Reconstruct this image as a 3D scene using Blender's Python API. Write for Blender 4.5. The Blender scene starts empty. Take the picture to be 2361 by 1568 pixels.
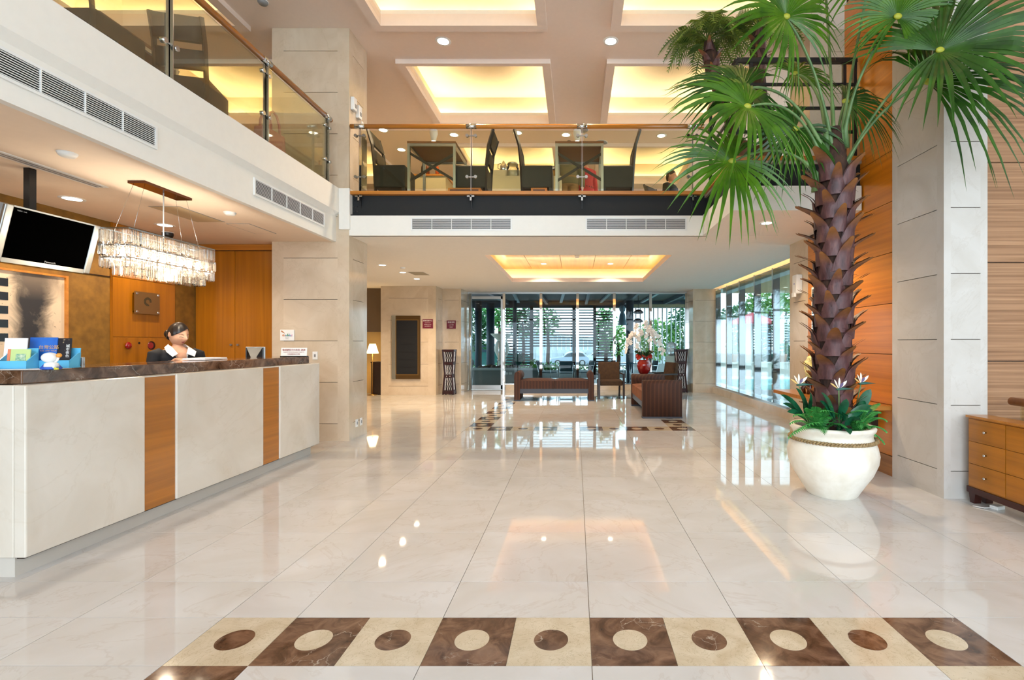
import bpy, bmesh, math, random
from mathutils import Vector, Matrix, Euler
PI = math.pi
RND = random.Random(11)
SC = bpy.context.scene
COL = SC.collection

# ------------------------------------------------------------------ camera
# metres; camera stands at the origin, 1.35 m above the floor, looking along +Y
F, HX, HY, EYE = 1125.0, 1327.0, 792.0, 1.35        # focal length and vanishing point of a 2361 x 1568 frame
def X(px, y): return (px - HX) * y / F
def Z(py, y): return EYE - (py - HY) * y / F
cam = bpy.data.cameras.new('camera')
cam.sensor_width = 36.0
cam.lens = 36.0 * F / 2361.0
cam.shift_x = -(HX - 1180.5) / 2361.0
cam.shift_y = (HY - 784.0) / 2361.0
cam.clip_start = 0.05
camo = bpy.data.objects.new('camera', cam)
camo.location = (0, 0, EYE)
camo.rotation_euler = (PI / 2, 0, 0)
COL.objects.link(camo)
SC.camera = camo

# ------------------------------------------------------------------ exposure, sky
SC.view_settings.view_transform = 'Standard'
SC.view_settings.look = 'None'
SC.view_settings.exposure = 0.22
SC.view_settings.gamma = 1.0
SC.view_settings.use_curve_mapping = False
try:
    SC.cycles.max_bounces = 8
    SC.cycles.diffuse_bounces = 4
    SC.cycles.glossy_bounces = 4
    SC.cycles.transmission_bounces = 6
    SC.cycles.transparent_max_bounces = 18
    SC.cycles.caustics_reflective = False
    SC.cycles.caustics_refractive = False
    SC.cycles.sample_clamp_indirect = 6.0
except Exception:
    pass
SKY = 6.0
w = bpy.data.worlds.new('sky'); SC.world = w; w.use_nodes = True
nt = w.node_tree; nt.nodes.clear()
wo = nt.nodes.new('ShaderNodeOutputWorld'); bg = nt.nodes.new('ShaderNodeBackground')
bg.inputs[0].default_value = (0.76, 0.89, 1.0, 1); bg.inputs[1].default_value = SKY      # even overcast sky
nt.links.new(bg.outputs[0], wo.inputs[0])

def light(name, kind, loc, power, col=(1, 1, 1), size=0.1, rot=None, parent=None, **k):
    l = bpy.data.lights.new(name, kind); l.energy = power; l.color = col
    if kind == 'AREA':
        l.shape = 'RECTANGLE'; l.size = size if not isinstance(size, tuple) else size[0]
        l.size_y = size if not isinstance(size, tuple) else size[1]
    else:
        l.shadow_soft_size = size
    for a, b in k.items():
        try: setattr(l, a, b)
        except Exception: setattr(l.cycles, a, b)
    o = bpy.data.objects.new(name, l); o.location = loc
    if rot: o.rotation_euler = rot
    if parent: o.parent = parent
    COL.objects.link(o)
    return o
def portal(name, loc, sx, sy, rot):
    o = light(name, 'AREA', loc, 1.0, (1, 1, 1), (sx, sy), rot)
    o.data.cycles.is_portal = True
    return o
# window openings the daylight comes through (portals only guide the sampling of the sky)
portal('daylight_portal', (0.5, -4.3, 2.85), 11.6, 5.6, (PI / 2, 0, 0))
portal('daylight_portal', (4.05, 10.6, 1.55), 2.6, 6.2, (0, PI / 2, 0))
portal('daylight_portal', (0.1, 14.45, 1.5), 6.4, 2.8, (-PI / 2, 0, 0))

# ------------------------------------------------------------------ mesh helpers
class B:
    def __init__(s): s.v = []; s.f = []; s.m = []; s.s = []; s.cur = 0
    def add(s, vs, fs, smooth=False):
        n = len(s.v); s.v += [tuple(v) for v in vs]
        for f in fs: s.f.append(tuple(i + n for i in f)); s.m.append(s.cur); s.s.append(smooth)
        return s
    def box(s, x0, x1, y0, y1, z0, z1):
        if x0 > x1: x0, x1 = x1, x0
        if y0 > y1: y0, y1 = y1, y0
        if z0 > z1: z0, z1 = z1, z0
        return s.add([(x0,y0,z0),(x1,y0,z0),(x1,y1,z0),(x0,y1,z0),(x0,y0,z1),(x1,y0,z1),(x1,y1,z1),(x0,y1,z1)],
                     [(3,2,1,0),(4,5,6,7),(0,1,5,4),(1,2,6,5),(2,3,7,6),(3,0,4,7)])
    def obox(s, c, size, rot=(0, 0, 0)):
        m = Euler(rot).to_matrix(); c = Vector(c); hx, hy, hz = [q / 2 for q in size]
        vs = [c + m @ Vector((a*hx, b*hy, d*hz)) for d in (-1, 1) for a, b in ((-1,-1),(1,-1),(1,1),(-1,1))]
        return s.add(vs, [(3,2,1,0),(4,5,6,7),(0,1,5,4),(1,2,6,5),(2,3,7,6),(3,0,4,7)])
    def bar(s, p0, p1, wd, ht, up=(0, 0, 1)):
        p0, p1 = Vector(p0), Vector(p1); d = (p1 - p0).normalized(); up = Vector(up)
        if abs(d.dot(up)) > .99: up = Vector((0, 1, 0))
        a = d.cross(up).normalized(); b = a.cross(d).normalized()
        vs = [p + a*i*wd/2 + b*j*ht/2 for p in (p0, p1) for i, j in ((-1,-1),(1,-1),(1,1),(-1,1))]
        return s.add(vs, [(3,2,1,0),(4,5,6,7),(0,1,5,4),(1,2,6,5),(2,3,7,6),(3,0,4,7)])
    def tube(s, pts, r, seg=8, caps=True, smooth=True, flat=1.0):
        pts = [Vector(p) for p in pts]; n = len(pts)
        if not isinstance(r, (list, tuple)): r = [r] * n
        ref = Vector((0, 0, 1)); vs = []; fs = []; a = None
        for i, p in enumerate(pts):
            d = (pts[min(i+1, n-1)] - pts[max(i-1, 0)]).normalized()
            if a is None:
                a = d.cross(ref if abs(d.z) < .95 else Vector((1, 0, 0))).normalized()
            else:
                a = (a - d * a.dot(d)).normalized()
            b = d.cross(a)
            for k in range(seg):
                t = 2*PI*k/seg; vs.append(p + (a*math.cos(t) + b*math.sin(t)*flat) * r[i])
        for i in range(n-1):
            for k in range(seg):
                fs.append((i*seg+k, i*seg+(k+1)%seg, (i+1)*seg+(k+1)%seg, (i+1)*seg+k))
        s.add(vs, fs, smooth)
        if caps: s.add([vs[k] for k in range(seg)], [tuple(reversed(range(seg)))]); s.add(vs[-seg:], [tuple(range(seg))])
        return s
    def cyl(s, p0, p1, r, seg=16, smooth=True): return s.tube([p0, p1], r, seg, True, smooth)
    def lathe(s, prof, seg=32, c=(0, 0, 0), smooth=True, sx=1, sy=1, close=True):
        vs = []; fs = []; n = len(prof)
        for r, z in prof:
            for k in range(seg):
                t = 2*PI*k/seg; vs.append((c[0]+r*math.cos(t)*sx, c[1]+r*math.sin(t)*sy, c[2]+z))
        for i in range(n-1):
            for k in range(seg):
                fs.append((i*seg+k, i*seg+(k+1)%seg, (i+1)*seg+(k+1)%seg, (i+1)*seg+k))
        s.add(vs, fs, smooth)
        if close:
            if prof[0][0] > 1e-4: s.add(vs[:seg], [tuple(reversed(range(seg)))])
            if prof[-1][0] > 1e-4: s.add(vs[-seg:], [tuple(range(seg))])
        return s
    def sphere(s, c, r, seg=16, rings=10):
        if not isinstance(r, (tuple, list)): r = (r, r, r)
        vs = []; fs = []
        for i in range(rings+1):
            ph = PI*i/rings
            for k in range(seg):
                t = 2*PI*k/seg
                vs.append((c[0]+r[0]*math.sin(ph)*math.cos(t), c[1]+r[1]*math.sin(ph)*math.sin(t), c[2]-r[2]*math.cos(ph)))
        for i in range(rings):
            for k in range(seg):
                fs.append((i*seg+k, i*seg+(k+1)%seg, (i+1)*seg+(k+1)%seg, (i+1)*seg+k))
        return s.add(vs, fs, True)
    def prism(s, poly, axis, d0, d1, smooth=False):
        n = len(poly)
        def P(a, b, d): return (d, a, b) if axis == 'x' else ((a, d, b) if axis == 'y' else (a, b, d))
        vs = [P(a, b, d0) for a, b in poly] + [P(a, b, d1) for a, b in poly]
        s.add(vs, [(i, (i+1)%n, n+(i+1)%n, n+i) for i in range(n)], smooth)
        return s.add(vs, [tuple(reversed(range(n))), tuple(range(n, 2*n))])
    def grid(s, fn, nu, nv, smooth=True, cu=False):
        vs = [fn(i/(nu if cu else nu), j/nv) for j in range(nv+1) for i in range(nu if cu else nu+1)]
        wv = nu if cu else nu+1; fs = []
        for j in range(nv):
            for i in range(nu):
                a = j*wv+i; b = j*wv+(i+1)%wv
                fs.append((a, b, b+wv, a+wv))
        return s.add(vs, fs, smooth)
    def mesh(s, name, off=(0, 0, 0), bevel=0, seg=2, merge=True):
        me = bpy.data.meshes.new(name); ox, oy, oz = off
        me.from_pydata([(a-ox, b-oy, c-oz) for a, b, c in s.v], [], s.f)
        me.polygons.foreach_set('material_index', s.m); me.polygons.foreach_set('use_smooth', s.s)
        bm = bmesh.new(); bm.from_mesh(me)
        if merge: bmesh.ops.remove_doubles(bm, verts=bm.verts, dist=1e-5)
        bmesh.ops.recalc_face_normals(bm, faces=bm.faces)
        if bevel > 0:
            ed = [e for e in bm.edges if len(e.link_faces) == 2 and e.calc_face_angle(0) > .6]
            bmesh.ops.bevel(bm, geom=ed, offset=bevel, segments=seg, profile=.5, affect='EDGES', clamp_overlap=True)
        bm.to_mesh(me); bm.free()
        return me
    def obj(s, name, mat, parent=None, off=None, bevel=0, seg=2, loc=None, rot=None, world=False, merge=True):
        if off is None: off = parent.location if (world and parent) else (0, 0, 0)
        me = s.mesh(name, off, bevel, seg, merge)
        return link(name, me, mat, parent, loc, rot)
def link(name, me, mat=None, parent=None, loc=None, rot=None):
    if mat is not None:
        if len(me.materials): me.materials.clear()
        for m in (mat if isinstance(mat, (list, tuple)) else [mat]): me.materials.append(m)
    o = bpy.data.objects.new(name, me); COL.objects.link(o)
    if parent: o.parent = parent
    if loc is not None: o.location = loc
    if rot is not None: o.rotation_euler = rot
    return o
def tag(o, label=None, cat=None, group=None, kind=None):
    if label: o['label'] = label
    if cat: o['category'] = cat
    if group: o['group'] = group
    if kind: o['kind'] = kind
    return o
def struct(o, label=None): o['kind'] = 'structure'; (label and tag(o, label)); return o
def thing(name, label, cat, loc=(0, 0, 0), rz=0, group=None):
    o = bpy.data.objects.new(name, None); o.empty_display_size = .1; COL.objects.link(o)
    o.location = loc; o.rotation_euler = (0, 0, rz)
    return tag(o, label, cat, group)
def kids(o): return [c for c in ALLKIDS(o)]
def ALLKIDS(o): return [c for c in COL.objects if c.parent == o]
def dup(root, loc, rz=None, label=None, parent=None, top=True):
    r = root.copy(); COL.objects.link(r)
    if top:
        r.location = loc
        if rz is not None: r.rotation_euler = (0, 0, rz)
        if label: r['label'] = label
    else:
        r.parent = parent
    for ch in KID.get(root.name, None) or ALLKIDS(root): dup(ch, None, parent=r, top=False)
    return r
KID = {}

# ------------------------------------------------------------------ materials
MATS = {}
def _new(name):
    m = bpy.data.materials.new(name); m.use_nodes = True; nt = m.node_tree
    for n in list(nt.nodes):
        if n.type not in ('OUTPUT_MATERIAL', 'BSDF_PRINCIPLED'): nt.nodes.remove(n)
    p = next(n for n in nt.nodes if n.type == 'BSDF_PRINCIPLED')
    return m, nt, p
def rgb(h):
    h = h.lstrip('#'); v = [int(h[i:i+2], 16)/255 for i in (0, 2, 4)]
    return tuple(c/12.92 if c <= .04045 else ((c+.055)/1.055)**2.4 for c in v) + (1,)
def coords(nt, scale=(1, 1, 1), rand=False, rot=(0, 0, 0)):
    tc = nt.nodes.new('ShaderNodeTexCoord'); mp = nt.nodes.new('ShaderNodeMapping')
    mp.inputs['Scale'].default_value = scale; mp.inputs['Rotation'].default_value = rot
    nt.links.new(tc.outputs['Object'], mp.inputs['Vector'])
    if rand:
        oi = nt.nodes.new('ShaderNodeObjectInfo'); mu = nt.nodes.new('ShaderNodeMath'); mu.operation = 'MULTIPLY'
        mu.inputs[1].default_value = 57.0; nt.links.new(oi.outputs['Random'], mu.inputs[0])
        cb = nt.nodes.new('ShaderNodeCombineXYZ')
        for i in range(3): nt.links.new(mu.outputs[0], cb.inputs[i])
        nt.links.new(cb.outputs[0], mp.inputs['Location'])
    return mp.outputs[0]
def noise(nt, vec, scale, detail=4, rough=.55, dist=0.0):
    n = nt.nodes.new('ShaderNodeTexNoise'); n.inputs['Scale'].default_value = scale; n.inputs['Detail'].default_value = detail
    n.inputs['Roughness'].default_value = rough; n.inputs['Distortion'].default_value = dist
    nt.links.new(vec, n.inputs['Vector']); return n.outputs['Fac']
def ramp(nt, fac, stops, interp='LINEAR'):
    r = nt.nodes.new('ShaderNodeValToRGB'); r.color_ramp.interpolation = interp
    e = r.color_ramp.elements
    while len(e) < len(stops): e.new(.5)
    for i, (p, c) in enumerate(stops): e[i].position = p; e[i].color = c if len(c) == 4 else tuple(c) + (1,)
    nt.links.new(fac, r.inputs[0]); return r.outputs[0]
def mixc(nt, fac, a, b, mode='MIX'):
    m = nt.nodes.new('ShaderNodeMix'); m.data_type = 'RGBA'; m.blend_type = mode
    def put(sock, v):
        if hasattr(v, 'is_linked'): nt.links.new(v, sock)
        else: sock.default_value = v
    put(m.inputs['Factor'], fac); put(m.inputs[6], a); put(m.inputs[7], b)
    return m.outputs[2]
def bump(nt, p, fac, strength, dist=.01):
    b = nt.nodes.new('ShaderNodeBump'); b.inputs['Strength'].default_value = strength; b.inputs['Distance'].default_value = dist
    nt.links.new(fac, b.inputs['Height']); nt.links.new(b.outputs[0], p.inputs['Normal'])
def mat(name, col, rough=.5, metal=0.0, spec=.5, col2=None, nscale=6, stretch=(1, 1, 1), lo=.35, hi=.65, detail=4, bmp=0, coat=0, rand=False, dist=0.0, trans=0.0, sub=0.0):
    if name in MATS: return MATS[name]
    m, nt, p = _new(name)
    c = rgb(col) if isinstance(col, str) else tuple(col) + (1,)
    p.inputs['Roughness'].default_value = rough; p.inputs['Metallic'].default_value = metal
    p.inputs['Specular IOR Level'].default_value = spec
    if coat: p.inputs['Coat Weight'].default_value = coat; p.inputs['Coat Roughness'].default_value = .08
    if trans: p.inputs['Transmission Weight'].default_value = trans
    if col2 is None and not bmp:
        v = coords(nt); f = noise(nt, v, 14, 3)
        d = tuple(x*.975 for x in c[:3]) + (1,)
        nt.links.new(ramp(nt, f, [(.3, d), (.7, c)]), p.inputs['Base Color'])
    else:
        c2 = rgb(col2) if isinstance(col2, str) else (tuple(x*.85 for x in c[:3]) + (1,) if col2 is None else tuple(col2)+(1,))
        v = coords(nt, stretch, rand); f = noise(nt, v, nscale, detail, .55, dist)
        nt.links.new(ramp(nt, f, [(lo, c2), (hi, c)]), p.inputs['Base Color'])
        if bmp: bump(nt, p, f, bmp)
    MATS[name] = m; return m
def emit(name, col, strength):
    m, nt, p = _new(name); nt.nodes.remove(p)
    e = nt.nodes.new('ShaderNodeEmission'); e.inputs[0].default_value = tuple(col) + (1,); e.inputs[1].default_value = strength
    nt.links.new(e.outputs[0], next(n for n in nt.nodes if n.type == 'OUTPUT_MATERIAL').inputs[0]); return m
def glass(name, tint=(1, 1, 1), refl=(1, 1, 1), ior=1.45, rough=0.0, gain=1.0):
    m, nt, p = _new(name); nt.nodes.remove(p)
    out = next(n for n in nt.nodes if n.type == 'OUTPUT_MATERIAL')
    t = nt.nodes.new('ShaderNodeBsdfTransparent'); t.inputs[0].default_value = tuple(tint) + (1,)
    g = nt.nodes.new('ShaderNodeBsdfGlossy'); g.inputs[0].default_value = tuple(refl) + (1,); g.inputs['Roughness'].default_value = rough
    fr = nt.nodes.new('ShaderNodeFresnel'); fr.inputs[0].default_value = ior
    mu = nt.nodes.new('ShaderNodeMath'); mu.operation = 'MULTIPLY'; mu.inputs[1].default_value = gain; mu.use_clamp = True
    nt.links.new(fr.outputs[0], mu.inputs[0])
    mx = nt.nodes.new('ShaderNodeMixShader')
    nt.links.new(mu.outputs[0], mx.inputs[0]); nt.links.new(t.outputs[0], mx.inputs[1]); nt.links.new(g.outputs[0], mx.inputs[2])
    nt.links.new(mx.outputs[0], out.inputs[0]); return m
def marble(name, base, shade, vein, rough=.08, spec=.5, scale=1.0, rand=True, vein_amt=.5, vein_scale=1.6, coat=0.0):
    m, nt, p = _new(name)
    v = coords(nt, (1, 1, 1), rand)
    f1 = noise(nt, v, 1.7*scale, 5, .55, 1.2)
    c = ramp(nt, f1, [(.3, rgb(shade)), (.7, rgb(base))])
    f2 = noise(nt, v, vein_scale*scale, 6, .6, 2.2)
    k = ramp(nt, f2, [(.485, (0, 0, 0)), (.5, (1, 1, 1)), (.515, (0, 0, 0))])
    sc = nt.nodes.new('ShaderNodeMath'); sc.operation = 'MULTIPLY'; sc.inputs[1].default_value = vein_amt
    nt.links.new(k, sc.inputs[0])
    nt.links.new(mixc(nt, sc.outputs[0], c, rgb(vein)), p.inputs['Base Color'])
    p.inputs['Roughness'].default_value = rough; p.inputs['Specular IOR Level'].default_value = spec
    if coat: p.inputs['Coat Weight'].default_value = coat; p.inputs['Coat Roughness'].default_value = .03
    return m
def brown_marble(name, rough=.08):
    m, nt, p = _new(name); v = coords(nt, (1, 1, 1), True)
    f = noise(nt, v, 9, 7, .62, .9)
    c = ramp(nt, f, [(.28, rgb('#3b2416')), (.45, rgb('#5d4230')), (.6, rgb('#7b5c47')), (.78, rgb('#8f7058'))])
    vo = nt.nodes.new('ShaderNodeTexVoronoi'); vo.feature = 'DISTANCE_TO_EDGE'; vo.inputs['Scale'].default_value = 7
    nd = nt.nodes.new('ShaderNodeTexNoise'); nd.inputs['Scale'].default_value = 5; nd.inputs['Detail'].default_value = 5
    nt.links.new(v, nd.inputs['Vector'])
    vm = nt.nodes.new('ShaderNodeVectorMath'); vm.operation = 'MULTIPLY_ADD'; vm.inputs[1].default_value = (.35, .35, .35)
    nt.links.new(nd.outputs['Color'], vm.inputs[0]); nt.links.new(v, vm.inputs[2]); nt.links.new(vm.outputs[0], vo.inputs['Vector'])
    k = ramp(nt, vo.outputs['Distance'], [(0, (1, 1, 1)), (.018, (0, 0, 0))])
    f3 = noise(nt, v, 3.2, 3); k3 = ramp(nt, f3, [(.52, (0, 0, 0)), (.64, (.75, .75, .75))])
    mm = nt.nodes.new('ShaderNodeMath'); mm.operation = 'MULTIPLY'; nt.links.new(k, mm.inputs[0]); nt.links.new(k3, mm.inputs[1])
    nt.links.new(mixc(nt, mm.outputs[0], c, rgb('#cbbfae')), p.inputs['Base Color'])
    p.inputs['Roughness'].default_value = rough; return m
def veneer(name, dark, lite, grain='z', rough=.28, scale=1.0, rand=True, coat=.25, tight=18):
    m, nt, p = _new(name)
    st = {'x': (.5, tight, tight), 'y': (tight, .5, tight), 'z': (tight, tight, .5)}[grain]
    v = coords(nt, tuple(q*scale for q in st), rand)
    f = noise(nt, v, 1.0, 5, .55, .6)
    v2 = coords(nt, (1, 1, 1), rand); f2 = noise(nt, v2, .9*scale, 2)
    c = ramp(nt, f, [(.3, rgb(dark)), (.7, rgb(lite))])
    nt.links.new(mixc(nt, ramp(nt, f2, [(.35, (.12,)*3), (.7, (0,)*3)]), c, rgb(dark)), p.inputs['Base Color'])
    p.inputs['Roughness'].default_value = rough
    if coat: p.inputs['Coat Weight'].default_value = coat; p.inputs['Coat Roughness'].default_value = .12
    return m

PLASTER = mat('plaster_white', '#efe9e0', .8)
CEIL = mat('ceiling_paint', '#f4eee6', .75)
CEIL_UP = mat('upper_ceiling_paint', '#f2e0d3', .75)
FLOORM = marble('cream_marble_polished', '#d6d4d3', '#c9c4be', '#a58d77', .04, .6, .8, True, .18, 1.3)
GROUT = mat('floor_joint', '#8d7c68', .6)
TRAV = marble('travertine_beige', '#d6c9b2', '#bfae92', '#9a8866', .1, .5, 3.0, True, .6, 4)
EMPER = brown_marble('dark_brown_marble')
STONE = marble('beige_stone_cladding', '#d8c8b2', '#c8b59c', '#bca88e', .13, .5, 1.0, True, .25, 1.0)
STONE_C = marble('counter_cream_marble', '#dcd5ca', '#cdc3b4', '#b8a890', .16, .5, .9, True, .14, .8)
STONE_N = marble('skylit_stone_cladding', '#cdc9c4', '#bfb9b1', '#b3aaa0', .3, .4, 1.0, True, .25, 1.0)  # the beige stone again, greyed to put cool sky light into its colour
GROOVE = mat('stone_joint', '#5d5246', .8)
ORANGE = veneer('orange_wood_veneer', '#985c0a', '#b87214', 'y', .3)
ORANGE_V = veneer('orange_wood_veneer_upright', '#94590a', '#b06c10', 'z', .3)
ORANGE_L = veneer('orange_wood_trim', '#a8651a', '#c98535', 'x', .3)
ZEBRA = veneer('brown_striped_veneer', '#7d5638', '#b98e69', 'x', .4, 1.0, True, .1, 40)
STEEL = mat('polished_steel', '#c9cccd', .12, 1.0)
MIRROR = mat('mirror_steel', '#d9dedf', .03, 1.0)
BRUSH = mat('brushed_steel', '#b3b4b3', .32, 1.0)
BLACKM = mat('black_painted_steel', '#17181c', .45)
BEAM = mat('charcoal_steel_beam', '#141619', .75)
DARKW = mat('dark_brown_wood', '#2c1a12', .35, col2='#1c0f0a', nscale=8, stretch=(12, 12, 1))
WHITEP = mat('white_plastic', '#eeeeec', .4)
GREYP = mat('grey_plastic', '#8b8c8e', .4)
BLACKP = mat('black_plastic', '#0c0c0e', .3)
GLASS = glass('rail_glass', (.90, .89, .78), gain=.28)
WGLASS = glass('window_glass', (.62, .71, .73), gain=.5)
# ================================================================== STRUCTURE
YF = 6.75                                   # front plane of the columns and of the gallery
ZL, ZM, ZU = 2.844, 3.46, 5.712             # lower ceiling, gallery floor, upper ceiling
U = .3601                                   # inlay tile module; floor slabs are two modules
# ---- floor: joint-coloured screed with single marble slabs
fl = struct(B().box(-7.6, 7, -4.4, 14.25, -.2, -.006).obj('floor', GROUT), 'polished cream marble lobby floor with inlaid borders')
X0, Y0 = -1.732, 2.403
xs = [X0 - 2*U*k for k in range(6, 0, -1)] + [X0, X0+U] + [X0+U+2*U*k for k in range(1, 5)] + [X0+10*U] + [X0+10*U+2*U*k for k in range(1, 4)]
ys = [.603, 1.323, Y0-U, Y0, Y0+U] + [Y0+U+2*U*k for k in range(1, 7)]
YB = 7.555                                  # near edge of the far inlaid border
ys += [YB, YB+U] + [YB+U+2*U*k for k in range(1, 6)] + [YB+12*U, YB+13*U, YB+15*U, 14.2]
tile_cache = {}
def floor_tile(name, x0, x1, y0, y1, m, g=.0016):
    key = (round(x1-x0, 4), round(y1-y0, 4), m.name)
    if key not in tile_cache:
        a, b = (x1-x0)/2-g, (y1-y0)/2-g
        me = B().box(-a, a, -b, b, -.012, 0).mesh(name); me.materials.append(m); tile_cache[key] = me
    return link(name, tile_cache[key], None, fl, ((x0+x1)/2, (y0+y1)/2, 0))
def in_border(xa, ya):
    i = (xa-X0)/U
    if not -.01 < i < 9.99: return False
    for a, b in ((Y0-13*U, Y0), (YB, YB+13*U)):
        if a-.01 < ya < b-.01:
            j = (ya-a)/U
            if i < .99 or i > 8.99 or j < .99 or j > 11.99: return True
    return False
for i in range(len(xs)-1):
    for j in range(len(ys)-1):
        xa, xb, ya, yb = xs[i], xs[i+1], ys[j], ys[j+1]
        if in_border(xa+.01, ya+.01) : continue
        if xa < -3.6 and ya < 6.7 and xb < -3.3: continue          # behind the reception counter
        floor_tile('floor_tile', xa, xb, ya, yb, FLOORM)
for a, b, c, d in ((-7.6, xs[0], -4.4, 14.2), (xs[0], xs[5], -4.4, ys[0]), (xs[5], 7, -4.4, ys[0]), (xs[-1], 7, ys[0], 14.2), (xs[0], -3.893, ys[0], 6.364)):
    floor_tile('floor_tile', a, b, c, d, FLOORM)
disc_me = {}
for key, m in (('d', EMPER), ('l', TRAV)):
    b_ = B(); b_.lathe([(0, .0006), (.078, .0006), (.078, -.004)], 40, close=False, smooth=False); disc_me[key] = b_.mesh('inlay_disc'); disc_me[key].materials.append(m)
def border(ybase, flip):
    for i in range(10):
        for j in range(13):
            if not (i in (0, 9) or j in (0, 12)): continue
            xa, ya = X0+i*U, ybase+j*U
            if ya < .5: continue
            dark = (i + j + flip) % 2 == 0
            t = floor_tile('inlay_tile', xa, xa+U, ya, ya+U, EMPER if dark else TRAV, .0008)
            link('inlay_disc', disc_me['l' if dark else 'd'], None, t)
border(Y0-13*U, 1)
border(YB, 1)

# ---- columns: core with corner strips and separate stone slabs between recessed joints
GZ = [.24 + .573*i for i in range(10)]
def pillar(name, label, x0, x1, y0, y1, z0, z1, m=.16, faces='fblr', mt=STONE):
    e = .012
    o = struct(B().box(x0+e, x1-e, y0+e, y1-e, z0, z1).obj(name, GROOVE), label)
    mx, my = min(m, (x1-x0)*.16), min(m, (y1-y0)*.2)
    for a, b in ((x0, x0+mx), (x1-mx, x1)):
        for c, d in ((y0, y0+my), (y1-my, y1)): B().box(a, b, c, d, z0, z1).obj('corner_stone', mt, o)
    zs = [z0] + [g for g in GZ if z0+.1 < g < z1-.1] + [z1]
    for k in range(len(zs)-1):
        a, b = zs[k]+(.003 if k else 0), zs[k+1]-(.003 if k < len(zs)-2 else 0)
        if 'f' in faces: B().box(x0+mx, x1-mx, y0, y0+.05, a, b).obj('stone_slab', mt, o)
        if 'b' in faces: B().box(x0+mx, x1-mx, y1-.05, y1, a, b).obj('stone_slab', mt, o)
        if 'l' in faces: B().box(x0, x0+.05, y0+my, y1-my, a, b).obj('stone_slab', mt, o)
        if 'r' in faces: B().box(x1-.05, x1, y0+my, y1-my, a, b).obj('stone_slab', mt, o)
    return o
pillar('wall_column_left', 'beige stone column at the end of the reception counter', -4.2, -3.132, YF, 7.325, 0, ZU, faces='fr')
pillar('wall_column_right', 'beige stone column behind the palm beside the pool windows', 3.25, 4.3, YF+.02, 7.4, 0, ZU, faces='fl')
pillar('wall_column_near', 'beige stone column beside the chest of drawers, greyed for sky light', 3.2, 3.58, 4.24, 4.93, 0, ZU, .08, faces='fl', mt=STONE_N)
pillar('wall_back_left', 'stone wall block with the black notice board', -5.07, -3.635, 12.7, 14.3, 0, ZL, .2, faces='fr')
pillar('wall_back_inner', 'narrow stone return beside the glass entrance door', -3.64, -3.125, 13.32, 14.35, 0, ZL, .06, faces='fr')
pillar('wall_back_right', 'stone pier between the rear glazing and the pool windows', X(1588, 13.9), X(1649, 13.4)+.1, 13.4, 14.4, 0, ZL, .06, faces='fl')

# ---- plain walls
struct(B().box(-5.55, -5.4, -4.4, 7.1, 0, 2.9).obj('wall_left', mat('gold_suede_wall', '#8d6420', .75, col2='#6f4c14', nscale=9, detail=6, lo=.3, hi=.7)), 'gold brown suede textured wall behind the reception')
struct(B().box(-7.75, -7.6, -4.4, 14.3, 0, 6.3).obj('wall_left_outer', mat('cream_wall', '#d8c3a4', .8)))
struct(B().box(-7.6, 7, 14.3, 14.5, ZL, 6.3).obj('wall_back_upper', mat('warm_wall', '#d8b98a', .8)))
struct(B().box(-7.6, -5.07, 13.3, 13.45, 0, ZL).obj('wall_corridor', mat('yellow_corridor_wall', '#cda765', .7)), 'yellow corridor wall behind the table lamp')
struct(B().box(-7.6, -5.02, 13.2, 13.3, Z(765, 13.2), ZL).obj('trim_1', mat('taupe_cladding', '#6b5742', .7)), 'taupe upper cladding above the lit corridor wall')
struct(B().box(-7.6, -5.55, 6.95, 7.1, 0, ZL).obj('wall_reception_end', PLASTER))
struct(B().box(6.9, 7.05, -4.4, 4.6, 0, 6.3).obj('wall_right_outer', PLASTER))
# striped veneer wall behind the chest of drawers: separate panels with open joints
wz = struct(B().box(3.58, 6.9, 4.47, 4.6, 0, ZU).obj('wall_right', DARKW), 'brown striped veneer wall behind the chest of drawers')
zz = [0, Z(1060, 4.45), Z(833, 4.45), Z(605, 4.45), Z(375, 4.45), Z(145, 4.45), ZU]
for k in range(6): B().box(3.58, 6.9, 4.45, 4.48, zz[k]+.004, zz[k+1]-.004).obj('veneer_panel', ZEBRA, wz)
# orange wood wall between the two right columns
veneer_wall = veneer('orange_veneer_brightened', '#b4680c', '#d8851a', 'y', .3)  # same orange veneer, colour lightened to make up for weak light on this wall
ww = struct(B().box(3.25, 3.35, 4.93, YF+.02, 0, ZL).box(3.25, 3.35, 4.93, 5.85, ZL, ZU).obj('wall_right_wood', mat('panel_joint', '#3a1d08', .8)), 'orange wood panelled wall behind the palm')
zz = [.2] + [.2+.52*k for k in range(1, 11)]
for k in range(10):
    ye = YF+.02 if zz[k+1] < 2.85 else 5.85
    B().box(3.225, 3.26, 4.93, ye, zz[k]+.003, min(zz[k+1], ZU)-.003).obj('wood_panel', veneer_wall, ww)
struct(B().box(3.21, 3.26, 4.93, YF+.02, 0, .2).obj('baseboard_right', veneer('brown_baseboard', '#7a4b22', '#a87340', 'y')), 'brown striped wooden baseboard under the orange panels')

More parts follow.
